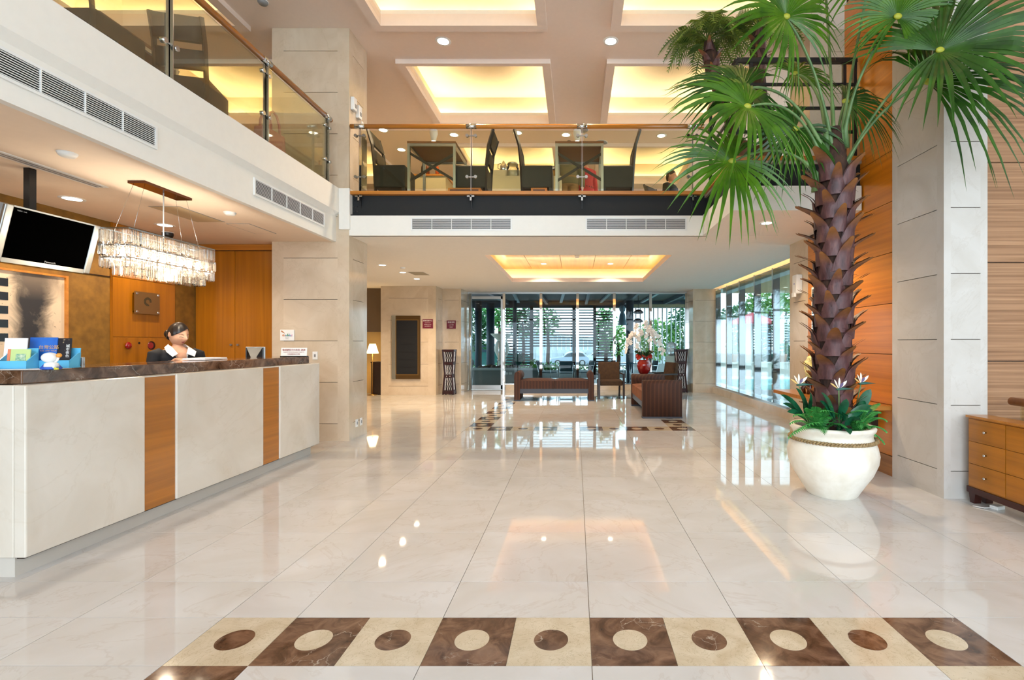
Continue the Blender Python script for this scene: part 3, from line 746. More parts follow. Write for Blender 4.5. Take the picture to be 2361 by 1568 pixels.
ntc.links.new(fr_.outputs[0], m2.inputs[0]); ntc.links.new(m1.outputs[0], m2.inputs[1]); ntc.links.new(gl_.outputs[0], m2.inputs[2]); ntc.links.new(m2.outputs[0], outc.inputs[0])
ch = thing('chandelier', 'rectangular crystal chandelier hanging over the reception counter', 'chandelier', (-3.8, 4.5, 1.92))
B().box(-.075, .075, -.28, .24, .818, .84).obj('ceiling_plate', mat('bronze_mirror', '#5a3a2a', .12, .8), ch)
B().cyl((0, 0, .37), (0, 0, .82), .005, 8).obj('power_cable', WHITEP, ch)
for a, b in ((-.05, -.25), (-.05, .2), (.05, -.25), (.05, .2)):
    B().cyl((a*1.6, b*1.6, .37), (a, b, .82), .0012, 6).obj('wire', STEEL, ch)
for zt in (.39, .25, .15):
    for q in (.12,):
        B().box(-q, q, -.48, -.472, zt-.012, zt).box(-q, q, .472, .48, zt-.012, zt).box(-q, -q+.008, -.472, .472, zt-.012, zt).box(q-.008, q, -.472, .472, zt-.012, zt).obj('frame', STEEL, ch)
def prisms(zt, zb, hw, hl, step, r):
    b = B()
    per = [(x_, s_*hl) for s_ in (-1, 1) for x_ in [-hw+step*i for i in range(int(2*hw/step)+1)]] + [(s_*hw, y_) for s_ in (-1, 1) for y_ in [-hl+step*i for i in range(int(2*hl/step)+1)]]
    for x_, y_ in per:
        j = RND.uniform(-.002, .002); a = RND.uniform(0, 2); ring = []
        vs = []
        for z_, rr in ((zt, r*.5), (zt-.008, r), (zb+.012, r), (zb, r*.3)):
            for k in range(4): vs.append((x_+j+rr*math.cos(a+k*PI/2), y_+rr*math.sin(a+k*PI/2), z_))
        fs = [(i*4+k, i*4+(k+1)%4, (i+1)*4+(k+1)%4, (i+1)*4+k) for i in range(3) for k in range(4)]
        b.add(vs, fs)
    return b
for nm, zt, zb, hw, hl in (('crystal_tier', .375, .26, .12, .48), ('crystal_tier', .262, .158, .122, .482), ('crystal_tier', .16, .055, .12, .48), ('crystal_tier', .11, .0, .075, .41)):
    tag(prisms(zt, zb, hw, hl, .022, .0085).obj(nm, CR, ch, merge=False), kind='stuff')
bd = B()
for k in range(60): bd.sphere((.12, -.47+k*.016, .385), .006, 6, 4).sphere((-.12, -.47+k*.016, .385), .006, 6, 4)
tag(bd.obj('bead_row', CR, ch, merge=False), kind='stuff')
BULB = emit('halogen_bulb', (1.0, .88, .70), 125.0)
for k in range(9):
    B().lathe([(.004, .0), (.014, .02), (.017, .05), (.006, .09)], 12, (0, -.40+.1*k, .15)).obj('bulb', BULB, ch)
light('chandelier_light', 'POINT', (0, 0, .02), 16, (1, .80, .56), .1, parent=ch)
# ================================================================== PEOPLE
SKIN = mat('skin', '#cf9f82', .55, col2='#c28f72', nscale=10)
HAIR = mat('black_hair', '#120c0a', .35, col2='#221510', nscale=30, stretch=(1, 1, 1))
LIPS = mat('lips', '#963f3c', .4)
LASH = mat('lashes', '#1c1210', .6)
def remesh(o, vox=.008, sm=4):
    r = o.modifiers.new('remesh', 'REMESH'); r.mode = 'VOXEL'; r.voxel_size = vox; r.use_smooth_shade = True
    s_ = o.modifiers.new('smooth', 'SMOOTH'); s_.iterations = sm; s_.factor = .5
    dg = bpy.context.evaluated_depsgraph_get(); bpy.context.view_layer.update()
    me = bpy.data.meshes.new_from_object(o.evaluated_get(bpy.context.evaluated_depsgraph_get()))
    o.modifiers.clear(); old = o.data; o.data = me; me.name = old.name
    for p in me.polygons: p.use_smooth = True
    return o
def loft(b, secs, seg=20):
    """secs: (centre, half width, half depth, yaw) horizontal ellipses, bottom to top"""
    vs = []; n = len(secs)
    for (c, a, d, yw) in secs:
        for k in range(seg):
            t = 2*PI*k/seg; x_, y_ = a*math.cos(t), d*math.sin(t)
            vs.append((c[0]+x_*math.cos(yw)-y_*math.sin(yw), c[1]+x_*math.sin(yw)+y_*math.cos(yw), c[2]))
    fs = [(i*seg+k, i*seg+(k+1)%seg, (i+1)*seg+(k+1)%seg, (i+1)*seg+k) for i in range(n-1) for k in range(seg)]
    fs += [tuple(reversed(range(seg))), tuple(range((n-1)*seg, n*seg))]
    return b.add(vs, fs, True)
def head_surface(nu=132, nv=120):
    """face looks along -Y, chin down; origin at the head centre; returns verts, faces, material index"""
    def g(x, s): return math.exp(-x*x/(2*s*s))
    vs = []; 
    for j in range(nv+1):
        ph = PI*j/nv
        for i in range(nu):
            th = 2*PI*i/nu
            x, y, z = math.sin(ph)*math.sin(th), -math.sin(ph)*math.cos(th), -math.cos(ph)
            px_, py_, pz_ = x*.076, y*.094, z*.115
            fr = max(0, -y)
            if z < 0:
                k = min(1, -z); px_ *= 1-.30*k*k; py_ *= 1-.16*k
                if y < 0: py_ -= .012*k*(1-k)*2
                else: py_ *= 1-.35*k
            if y < 0:
                pn = g(px_, .010)*g(pz_+.012, .017); py_ -= .024*pn                                # nose tip
                py_ -= .009*g(px_, .008)*g(pz_-.012, .02)                                           # bridge
                for s_ in (-1, 1):
                    py_ += .009*g(px_-s_*.031, .014)*g(pz_-.012, .010)*fr                           # eye sockets
                    py_ -= .0045*g(px_-s_*.031, .011)*g(pz_-.007, .006)*fr                          # lids
                    py_ -= .004*g(px_-s_*.042, .016)*g(pz_+.018, .016)                              # cheeks
                py_ -= .005*g(px_, .018)*g(pz_+.052, .008)                                          # lips
                py_ += .003*g(px_, .012)*g(pz_+.0515, .0022)
                py_ -= .006*g(px_, .018)*g(pz_+.092, .014)                                          # chin
            vs.append((px_, py_, pz_))
    fs, ms = [], []
    for j in range(nv):
        for i in range(nu):
            f = (j*nu+i, j*nu+(i+1)%nu, (j+1)*nu+(i+1)%nu, (j+1)*nu+i); fs.append(f)
            c = [sum(vs[q][k] for q in f)/4 for k in range(3)]; m = 0
            if c[1] < -.05:
                ax = abs(c[0])
                if ax < .023*(1-abs(c[2]+.0515)/.012) and abs(c[2]+.0515) < .0085: m = 1
                elif .017 < ax < .047 and abs(c[2]-(.002-.005*((ax-.030)/.015)**2+.10*(ax-.03))) < .0021: m = 2
                elif .014 < ax < .050 and abs(c[2]-(.027-.007*((ax-.034)/.02)**2)) < .0022*(1-.4*max(0,(ax-.03)/.02)): m = 2
            ms.append(m)
    return vs, fs, ms
def person(label, loc, yaw=0, hyaw=0, hpitch=0, H=1.0, jacket=None, trousers=None, hair='bun', arms='desk', seated=False, group=None, collar=False, lean=.0):
    t = thing('person', label, 'person', loc, yaw, group)
    sh = 1.27*H; hip = .90*H
    ld = lambda z: -lean*max(0, z-hip)/(sh-hip)              # forward lean along -Y
    # torso sections (z, half width, half depth)
    tor = [(.80, .165, .115), (.90, .17, .118), (1.0, .145, .10), (1.08, .135, .095), (1.17, .155, .108), (1.23, .168, .105), (1.275, .165, .088), (1.305, .125, .068), (1.325, .075, .055), (1.34, .05, .05)]
    def secs(g, z0=0, z1=9, adz=0): return [((0, ld(z*H), z*H), a*H+g, d*H+g, 0) for z, a, d in tor if z0 <= z <= z1]
    hc = Vector((0, ld(sh)-.045*abs(math.sin(hpitch))-.012, 1.46*H))
    if arms == 'desk':
        A = {s_: [(s_*.175*H, ld(sh), 1.265*H), (s_*.225*H, ld(sh)-.02, 1.05*H), (s_*.165*H, ld(sh)-.20, 1.13*H), (s_*.11*H, ld(sh)-.28, 1.195)] for s_ in (-1, 1)}
    else:
        A = {s_: [(s_*.175*H, ld(sh), 1.265*H), (s_*.225*H, .0, 1.0*H), (s_*.235*H, -.03, .80*H), (s_*.235*H, -.05, .72*H)] for s_ in (-1, 1)}
    dz = 0
    L = {}
    for s_ in (-1, 1):
        if seated: L[s_] = [(s_*.09*H, 0, .86*H), (s_*.10*H, -.40*H, .86*H), (s_*.10*H, -.42*H, .42*H), (s_*.10*H, -.5*H, .40*H)]
        else: L[s_] = [(s_*.088*H, 0, .86*H), (s_*.088*H, -.015, .48*H), (s_*.085*H, .01, .07), (s_*.085*H, -.13, .035)]
    b = B(); loft(b, secs(0))
    b.tube([(0, ld(sh), 1.29*H), (0, ld(sh)-.012, 1.36*H), tuple(hc + Vector((0, .02, -.04)))], [.05*H, .042*H, .046*H], 14)
    for s_ in (-1, 1):
        p = A[s_]; b.tube(p[:3], [.048*H, .042*H, .032*H], 12); b.tube(p[2:], [.032*H, .024*H], 12)
        w_ = Vector(p[3]); d_ = (Vector(p[3])-Vector(p[2])).normalized()
        if arms == 'desk': d_ = Vector((-s_*.35, -.93, -.08)).normalized()
        sd = Vector((-s_, 0, 0)); sd = (sd - d_*sd.dot(d_)).normalized(); up = sd.cross(d_)
        b.tube([w_-d_*.01, w_+d_*.03, w_+d_*.075], [.026, .036, .036], 12, flat=.5)
        for q, (o_, ln) in enumerate(((.028, .062), (.010, .07), (-.009, .066), (-.027, .052))):
            k0 = w_+d_*.07+sd*o_; cu = Vector((0, 0, -1))
            b.tube([k0, k0+d_*ln*.45+cu*.002, k0+d_*ln*.8+cu*.014, k0+d_*ln*.95+cu*.026], [.0095, .0088, .008, .006], 8)
        k0 = w_+d_*.03+sd*.03
        b.tube([k0, k0+d_*.025+sd*.02, k0+d_*.05+sd*.024], [.011, .0095, .007], 8)
        p = L[s_]; b.tube(p[:3], [.082*H, .056*H, .038*H], 14); b.tube(p[2:], [.04*H, .032*H], 12)
    body = remesh(b.obj('body', SKIN, t), .0075, 3)
    # head joined into the body mesh
    vs, fs, ms = head_surface(*((190, 170) if collar else (72, 60)))
    R_ = Matrix.Translation(hc) @ Matrix.Rotation(hyaw, 4, 'Z') @ Matrix.Rotation(hpitch, 4, 'X')
    hb = B(); hb.add([R_ @ Vector(v) for v in vs], fs, True); hb.m = list(ms)
    for s_ in (-1, 1):
        e = B().sphere((0, 0, 0), (.009, .02, .031), 12, 8)
        hb.cur = 0; hb.add([R_ @ (Vector(v)+Vector((s_*.076, .012, .0))) for v in e.v], e.f, True)
    bm = bmesh.new(); bm.from_mesh(body.data); hm = hb.mesh('h', merge=False); bm.from_mesh(hm); bm.to_mesh(body.data); bm.free(); bpy.data.meshes.remove(hm)
    for m in (LIPS, LASH): body.data.materials.append(m)
    # hair: a shell over the skull, cut along the hairline
    h = B(); NU, NV = 56, 34; hv = []
    keys = [(0, .60), (.5, .52), (.9, .36), (1.25, .16), (1.5, .12), (1.75, -.1), (2.1, -.5), (PI, -.72)]
    def hl(az):
        a = min(abs(az), PI-1e-6)
        for (a0, h0), (a1, h1) in zip(keys[:-1], keys[1:]):
            if a <= a1: v = h0+(h1-h0)*(a-a0)/(a1-a0); break
        return v - (.22*math.sin(max(-1.5, min(1.5, -az*1.2))) if hair == 'bun' and a < 1.4 else 0)
    for j in range(NV+1):
        ph0 = PI*.80*j/NV
        for i in range(NU):
            az = 2*PI*i/NU-PI; ph = min(ph0, math.acos(max(-1, min(1, hl(az))))); x, y, z = math.sin(ph)*math.sin(az), -math.sin(ph)*math.cos(az), math.cos(ph)
            k = 1.0+.02*math.sin(az*9+z*5)
            hv.append(((x*.084*k, y*.101*k+.005, z*.126+.003), az, z))
    hf = []
    for j in range(NV):
        for i in range(NU):
            f = (j*NU+i, j*NU+(i+1) % NU, (j+1)*NU+(i+1) % NU, (j+1)*NU+i)
            az = hv[f[0]][1]+PI/NU; z = sum(hv[q][2] for q in f)/4
            if max(hv[f[0]][2], hv[f[1]][2])-min(hv[f[2]][2], hv[f[3]][2]) > 1e-4: hf.append(f)
    h.add([R_ @ Vector(v[0]) for v in hv], hf, True)
    if hair == 'bun':
        h2 = B().sphere((0, 0, 0), (.042, .036, .044), 16, 10)
        h.add([R_ @ (Vector(v)+Vector((0, .118, -.025))) for v in h2.v], h2.f, True)
    ho = h.obj('hair', HAIR, t)
    bm = bmesh.new(); bm.from_mesh(ho.data); bmesh.ops.delete(bm, geom=[v for v in bm.verts if not v.link_faces], context='VERTS'); bm.to_mesh(ho.data); bm.free()
    so_ = ho.modifiers.new('thickness', 'SOLIDIFY'); so_.thickness = .008; so_.offset = -1
    if jacket:
        j = B(); loft(j, secs(.014, .8, 1.31), 32)
        for s_ in (-1, 1):
            p = A[s_]; q = [Vector(p[0])+Vector((-s_*.03, 0, 0)), p[0], p[1], p[2], Vector(p[2]).lerp(Vector(p[3]), .6)]
            j.tube(q, [.062*H, .068*H, .056*H, .046*H, .042*H], 14)
        jo = remesh(j.obj('jacket' if collar else 'shirt', jacket, t), .009, 2)
        bm = bmesh.new(); bm.from_mesh(jo.data)
        cut = [f for f in bm.faces if f.calc_center_median().y < ld(f.calc_center_median().z) and f.calc_center_median().z > 1.09*H and abs(f.calc_center_median().x) < (f.calc_center_median().z-1.09*H)*.30] if collar else []
        cut += [f for f in bm.faces if f.calc_center_median().z > 1.295*H and abs(f.calc_center_median().x) < .07]
        bmesh.ops.delete(bm, geom=list(set(cut)), context='FACES')
        for _ in range(8): bmesh.ops.smooth_vert(bm, verts=[v for v in bm.verts if v.is_boundary], factor=.6, use_axis_x=True, use_axis_y=True, use_axis_z=True)
        bm.to_mesh(jo.data); bm.free()
    if collar:
        sh_ = B(); loft(sh_, [((c[0], c[1], c[2]), a, d, 0) for c, a, d, _ in secs(.005, .9, 1.29)], 24)
        so = sh_.obj('blouse', WHITEP, t)
        bm = bmesh.new(); bm.from_mesh(so.data)
        bmesh.ops.delete(bm, geom=[f for f in bm.faces if f.calc_center_median().z > 1.16*H and f.calc_center_median().y < ld(1.2*H)-.01 and abs(f.calc_center_median().x) < .05+.1*(f.calc_center_median().z-1.16)], context='FACES'); bm.to_mesh(so.data); bm.free()
        y0 = ld(sh)
        for s_ in (-1, 1):
            c_ = B()
            pts = [(s_*.040, y0+.060, 1.355*H), (s_*.066, y0+.01, 1.35*H), (s_*.058, y0-.05, 1.315*H), (s_*.030, y0-.092, 1.255*H), (s_*.085, y0-.122, 1.225*H), (s_*.118, y0-.075, 1.275*H), (s_*.098, y0+.005, 1.318*H), (s_*.05, y0+.078, 1.325*H)]
            pts = [(a+s_*.006, b-(.022 if b < y0 else 0), c+.010) for a, b, c in pts]; n_ = Vector((s_*.3, -.8, .4)).normalized()*.006
            top = [Vector(p)+n_ for p in pts]; k = len(pts)
            c_.add([Vector(p) for p in pts]+top, [(0, 1, 6, 7), (1, 2, 5, 6), (2, 3, 4, 5), (8, 9, 14, 15), (9, 10, 13, 14), (10, 11, 12, 13)]+[(i, (i+1) % k, k+(i+1) % k, k+i) for i in range(k)])
            c_.obj('collar', mat('white_cotton', '#f3efec', .7), t)
    if trousers:
        q = B(); loft(q, [((0, 0, .78*H if not seated else .8*H), .17*H, .122*H, 0), ((0, 0, .92*H), .182*H, .13*H, 0), ((0, 0, .99*H), .155*H, .112*H, 0)])
        for s_ in (-1, 1): q.tube(L[s_][:3], [.092*H, .068*H, .056*H], 14)
        remesh(q.obj('trousers', trousers, t), .011, 2)
        for s_ in (-1, 1): B().sphere(Vector(L[s_][2])+Vector((0, -.07, -.03)), (.042, .125, .04), 14, 8).obj('shoe', BLACKP, t)
    return t
BLACKC = mat('black_suit_cloth', '#15151a', .8)
person('receptionist in a black suit with white collar reading behind the counter', (X(403, 4.98), 4.98, 0), 1.05, .30, .30, .985, BLACKC, BLACKC, 'bun', 'desk', collar=True, lean=.05)
# ================================================================== POTTED FAN PALM
def leafmat(name, col, col2, rough=.35, nscale=6, trans=.35, stretch=(1, 1, 1)):
    if name in MATS: return MATS[name]
    m, nt, p = _new(name)
    f = noise(nt, coords(nt, stretch, True), nscale, 3)
    c = ramp(nt, f, [(.3, rgb(col2)), (.7, rgb(col))])
    nt.links.new(c, p.inputs['Base Color']); p.inputs['Roughness'].default_value = rough
    tl = nt.nodes.new('ShaderNodeBsdfTranslucent'); nt.links.new(c, tl.inputs[0])
    mx = nt.nodes.new('ShaderNodeMixShader'); mx.inputs[0].default_value = trans
    out = next(n for n in nt.nodes if n.type == 'OUTPUT_MATERIAL')
    nt.links.new(p.outputs[0], mx.inputs[1]); nt.links.new(tl.outputs[0], mx.inputs[2]); nt.links.new(mx.outputs[0], out.inputs[0])
    MATS[name] = m; return m
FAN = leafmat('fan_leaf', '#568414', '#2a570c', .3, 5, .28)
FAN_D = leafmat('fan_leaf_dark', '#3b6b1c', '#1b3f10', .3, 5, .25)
HUBM = mat('leaf_hub', '#a3a52e', .5)
PETI = mat('petiole_green', '#6d8a55', .45, col2='#48683a', nscale=12, stretch=(1, 1, .3))
FERN = leafmat('fern_leaf', '#62c060', '#2f8a42', .45, 20)
GLOSSY = leafmat('glossy_leaf', '#1f6a45', '#0d4028', .25, 8, .2)
BARK = mat('palm_fibre', '#4a2f22', .9, col2='#2a1912', nscale=25, stretch=(1, 1, .35), bmp=.6)
def boot_material():
    m, nt, p = _new('leaf_base_bark')
    v = coords(nt, (1, 1, 1)); sx = nt.nodes.new('ShaderNodeSeparateXYZ'); nt.links.new(v, sx.inputs[0])
    f = noise(nt, coords(nt, (1, 1, .35), True), 22, 4)
    c = ramp(nt, f, [(.3, rgb('#3a1f22')), (.6, rgb('#5f3b3b')), (.8, rgb('#7a5344'))])
    mm = nt.nodes.new('ShaderNodeMapRange'); mm.inputs['From Min'].default_value = .12; mm.inputs['From Max'].default_value = .21
    nt.links.new(sx.outputs['Z'], mm.inputs['Value'])
    nt.links.new(mixc(nt, mm.outputs[0], c, rgb('#94602f')), p.inputs['Base Color'])
    p.inputs['Roughness'].default_value = .5; bump(nt, p, f, .8); return m
BOOT = boot_material()
def fan(hub, d, n, Rr, spread=150, nseg=36, droop=.25, rnd=None):
    rnd = rnd or RND; d = Vector(d).normalized(); n = Vector(n); n = (n - d*n.dot(d)).normalized(); s = n.cross(d)
    b = B(); hub = Vector(hub); da = 2*math.radians(spread)/nseg
    for k in range(nseg):
        a = -math.radians(spread)+(k+.5)*da; e = d*math.cos(a)+s*math.sin(a); q = s*math.cos(a)-d*math.sin(a)
        L = Rr*(.74+.26*math.cos(a*.6))*rnd.uniform(.93, 1.05); dr = droop*rnd.uniform(.6, 1.5); tw = rnd.uniform(-.04, .04)
        ts = (.04, .25, .48, .66, .82, .93, 1.0); vs = []
        for t in ts:
            wd = t*L*math.tan(da/2)*1.02 if t <= .48 else .48*L*math.tan(da/2)*max(0.02, 1-((t-.48)/.52)**1.3)
            c = hub+e*(t*L)+q*(tw*L*t*t) + n*(.10*L*math.sin(PI*min(1, t*.9)))
            c.z -= dr*L*(t**2.4)
            if t > .9: c.z -= .02*rnd.uniform(0, 1)
            vs += [c-q*wd+n*wd*.3, c-n*wd*.35, c+q*wd+n*wd*.3]
        fs = []
        for i in range(len(ts)-1): fs += [(i*3, i*3+1, i*3+4, i*3+3), (i*3+1, i*3+2, i*3+5, i*3+4)]
        b.add(vs, fs, False)
    return b
def bez(p0, p1, p2, n=9):
    p0, p1, p2 = Vector(p0), Vector(p1), Vector(p2)
    return [p0*(1-t)**2+p1*2*t*(1-t)+p2*t*t for t in [i/n for i in range(n+1)]]
PX, PY = X(1918, 4.4), 4.4
def q3(px, py, y=4.4): return Vector((X(px, y), y, Z(py, y)))
palm = thing('potted_palm', 'tall fan palm with ferns and bird of paradise in a white urn', 'potted palm', (PX, PY, 0))
def W(b, name, m, parent=palm, **k): return b.obj(name, m, parent, off=(PX, PY, 0), **k)
URN = mat('white_glazed_urn', '#f1ece0', .45, col2='#ddd3c0', nscale=5, lo=.25, hi=.6)
B().lathe([(.2, 0), (.21, .012), (.22, .03), (.262, .1), (.325, .2), (.365, .30), (.374, .37), (.36, .44), (.335, .50), (.322, .53), (.325, .56), (.345, .585), (.35, .605), (.34, .62), (.31, .618), (.305, .59), (.30, .54)], 56, close=False).add([(0, 0, 0)], []).obj('urn', URN, palm)
B().lathe([(.0, .575), (.31, .56)], 32, close=False).obj('soil', mat('dark_soil', '#2b1d14', .95, bmp=.8, nscale=40), palm)
rp = B()
for s_ in range(2):
    pts = [(.349*math.cos(t)+.009*math.cos(t*40+s_*PI)*math.cos(t), .349*math.sin(t)+.009*math.cos(t*40+s_*PI)*math.sin(t), .50+.009*math.sin(t*40+s_*PI)) for t in [2*PI*i/480 for i in range(481)]]
    rp.tube(pts, .0095, 6, False)
rp.obj('rope', mat('jute_rope', '#a68c63', .8, col2='#7d6642', nscale=40), palm)
# trunk
tz = [.54, .8, 1.2, 1.7, 2.2, 2.78, 2.95, 3.12, 3.3]
tr = [.165, .15, .14, .135, .133, .13, .11, .075, .04]
tx = lambda z: .02 + .0*(z) - .012*math.sin(z*1.3)
B().tube([(tx(z), 0, z) for z in tz], tr, 20).obj('trunk', BARK, palm)
def boot_mesh(k):
    r = random.Random(k); b = B(); hw0 = r.uniform(.68, .85)
    def surf(off):
        def fn(u, v):
            uu = u*2-1; a = uu*hw0*(1-.90*v**.95); rad = .138+off+.012*(1-uu*uu)+.02*v+(.085+.03*(k % 3))*max(0, (v-.55)/.45)**1.7
            return (rad*math.sin(a), -rad*math.cos(a), .215*v+.012*uu*uu*-1)
        return fn
    b.grid(surf(.0), 6, 7); b.grid(surf(-.02), 6, 7)
    return b.mesh('leaf_base', merge=False)
bms = [boot_mesh(k) for k in range(4)]
for m_ in bms: m_.materials.append(BOOT)
for i in range(88):
    z_ = .57+.0258*i; a = i*2.39996
    o = link('leaf_base', bms[i % 4], None, palm, (tx(z_), 0, z_), (0, 0, a)); s_ = RND.uniform(1.0, 1.16); o.scale = (s_*.99, s_*.99, s_*RND.uniform(.9, 1.1))
fb = B()
for i in range(90):
    z_ = RND.uniform(.9, 2.95); a = RND.uniform(0, 6.28); p = Vector((tx(z_)+.15*math.cos(a), .15*math.sin(a), z_))
    o_ = Vector((math.cos(a), math.sin(a), RND.uniform(-.3, .8)))
    fb.tube([p, p+o_*.03, p+o_*.055+Vector((0, 0, -.012))], [.0012, .001, .0006], 4, False)
tag(fb.obj('fibre_wisps', BARK, palm), kind='stuff')
# fronds: hub pixel, depth, blade direction (image right, towards viewer, image up), radius, spread, petiole root and bend, droop
FR = [
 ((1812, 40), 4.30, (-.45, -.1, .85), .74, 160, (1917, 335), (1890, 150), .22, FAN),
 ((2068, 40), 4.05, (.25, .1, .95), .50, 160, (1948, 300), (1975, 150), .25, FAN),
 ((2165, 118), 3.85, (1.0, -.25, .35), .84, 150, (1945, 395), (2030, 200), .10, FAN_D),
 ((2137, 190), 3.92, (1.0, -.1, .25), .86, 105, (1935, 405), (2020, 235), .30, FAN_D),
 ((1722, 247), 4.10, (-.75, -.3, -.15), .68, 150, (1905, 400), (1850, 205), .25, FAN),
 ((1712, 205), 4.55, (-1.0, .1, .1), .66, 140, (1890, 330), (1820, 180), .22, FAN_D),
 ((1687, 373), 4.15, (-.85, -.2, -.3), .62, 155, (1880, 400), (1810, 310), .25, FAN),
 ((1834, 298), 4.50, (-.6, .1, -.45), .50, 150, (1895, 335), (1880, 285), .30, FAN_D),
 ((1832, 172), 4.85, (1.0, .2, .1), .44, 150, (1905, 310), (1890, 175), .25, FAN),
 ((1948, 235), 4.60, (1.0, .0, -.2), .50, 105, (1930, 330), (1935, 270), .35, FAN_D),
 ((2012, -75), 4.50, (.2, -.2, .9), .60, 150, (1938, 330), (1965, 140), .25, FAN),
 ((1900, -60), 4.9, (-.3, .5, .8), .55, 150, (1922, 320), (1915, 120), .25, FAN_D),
]
for (hp, yd, dv, Rr, sp, root, mid, dr, fm) in FR:
    hub = q3(hp[0], hp[1], yd); d = Vector((dv[0], dv[1], dv[2]))
    n = Vector((-.25*dv[0], -.85, .55))
    rr = random.Random(int(hp[0]*7+hp[1]))
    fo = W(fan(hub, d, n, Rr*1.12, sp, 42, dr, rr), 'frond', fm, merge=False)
    e = B().sphere(hub+Vector((0, -.012, 0)), (.035, .018, .026), 12, 8); W(e, 'leaf_hub', HUBM, fo)
    p = bez(q3(root[0], root[1], 4.38), q3(mid[0], mid[1], (4.38+yd)/2), hub, 12)
    p = [q3(root[0], root[1]+42, 4.4)] + p
    W(B().tube(p, [.045, .034]+[.022]*2+[.015]*8+[.011]*2, 8, flat=.75), 'petiole', PETI, fo)
# ferns and bird of paradise under the trunk
def fern_frond(p0, p1, sag=.12, wd=.055, n=18):
    p0, p1 = Vector(p0), Vector(p1); mid = (p0+p1)/2+Vector((0, 0, sag)); pts = bez(p0, mid, p1, n); b = B()
    b.tube(pts, [.003]*(n)+[.001], 5, False)
    for i in range(1, n+1):
        t = i/n; d = (pts[i]-pts[i-1]).normalized(); s = d.cross(Vector((0, 0, 1)))
        s = s.normalized() if s.length > .1 else Vector((1, 0, 0)); up = s.cross(d)
        L = wd*math.sin(PI*min(1, .18+t*.82))**.8+.004
        for sg in (-1, 1):
            e = (s*sg+d*.35+up*.1).normalized(); c = pts[i]; w_ = d*.0105
            b.add([c-w_*.7, c+w_*.5, c+e*L*.6+w_*.9-up*.006, c+e*L-up*.016+w_*.3, c+e*L*.55-w_*.6-up*.006], [(0, 1, 2, 3, 4)])
    return b
def broad_leaf(p0, p1, wd, sag=.05, n=9):
    p0, p1 = Vector(p0), Vector(p1); pts = bez(p0, (p0+p1)/2+Vector((0, 0, sag)), p1, n); b = B(); vs = []
    for i, p in enumerate(pts):
        t = i/n; d = (pts[min(i+1, n)]-pts[max(i-1, 0)]).normalized(); s = d.cross(Vector((.15, -.75, .65))).normalized(); nn = s.cross(d)
        w_ = wd*(0.06+.94*math.sin(PI*max(0, (t-.22)/.78))**.75) if t > .22 else .004
        vs += [p-s*w_+nn*w_*.25, p, p+s*w_+nn*w_*.25]
    for i in range(n): b.add([vs[i*3+k] for k in (0, 1, 2, 3, 4, 5)], [(0, 1, 4, 3), (1, 2, 5, 4)], True)
    return b
def fern(tips, root, y):
    r0 = q3(root[0], root[1], y); r0.z = .565
    rt = W(B().sphere(r0+Vector((0, 0, .0)), (.03, .03, .02), 8, 6), 'fern', FERN)
    for (px, py, yy) in tips:
        tp = q3(px, py, yy); W(fern_frond(r0, tp, .10+RND.uniform(0, .06)), 'fern_frond', FERN, rt, merge=False)
fern([(1818, 1008, 4.1), (1822, 975, 4.15), (1858, 940, 4.1), (1902, 1000, 4.02), (1880, 938, 4.15), (1838, 995, 4.05), (1905, 950, 4.1), (1845, 955, 4.3), (1915, 965, 4.1)], (1888, 985), 4.28)
fern([(2040, 1022, 4.25), (2045, 970, 4.3), (2030, 950, 4.35), (2020, 1005, 4.2), (1985, 990, 4.05), (2045, 995, 4.25), (2000, 945, 4.3), (2028, 930, 4.45), (1975, 975, 4.05)], (1975, 985), 4.3)
for k in range(9):
    px_ = 1830+k*21; rt_ = [c for c in palm.children if c.name.startswith('fern')][k % 2]
    r0 = q3(1893 if k % 2 == 0 else 1972, 985, 4.3); r0.z = .565
    W(fern_frond(r0, q3(px_, 965+RND.uniform(-30, 25), 4.1+RND.uniform(-.05, .1)), .12), 'fern_frond', FERN, rt_, merge=False)
def strelitzia(leaves, flowers, root, y):
    r0 = q3(root[0], root[1], y); r0.z = .57
    rt = W(B().tube([r0, r0+Vector((0, 0, .08))], [.02, .012], 8), 'bird_of_paradise', GLOSSY)
    for (px, py, yy, wd) in leaves: W(broad_leaf(r0+Vector((RND.uniform(-.03, .03), 0, .02)), q3(px, py, yy), wd, .09), 'leaf', GLOSSY, rt, merge=False)
    for (px, py, yy, dx) in flowers:
        h = q3(px, py, yy)
        W(B().tube(bez(r0, r0.lerp(h, .5)+Vector((0, 0, .05)), h, 6), .005, 6), 'flower_stem', PETI, rt)
        W(B().tube([h-Vector((dx*.02, 0, .0)), h+Vector((dx*.03, 0, .006)), h+Vector((dx*.13, 0, .004))], [.008, .013, .001], 8), 'flower_beak', mat('beak_green', '#2c5a50', .4), rt)
        for (fx, fz, cl) in ((-.045, .085, 'w'), (-.005, .10, 'w'), (.065, .075, 'w'), (-.075, .055, 'y'), (.03, .06, 'p')):
            c = {'w': '#f0e9d6', 'y': '#dcbc74', 'p': '#5b4a72'}[cl]
            tp = h+Vector((fx*dx if abs(fx) > .02 else fx, RND.uniform(-.02, .02), fz))
            W(broad_leaf(h, tp, .011, .0, 6), 'petal', mat('petal_'+cl, c, .5), rt, merge=False)
strelitzia([(1800, 910, 4.25, .035), (1835, 895, 4.2, .04), (1815, 950, 4.15, .035), (1868, 905, 4.2, .035), (1805, 930, 4.35, .03), (1850, 925, 4.3, .03)], [(1842, 888, 4.25, 1)], (1868, 985), 4.35)
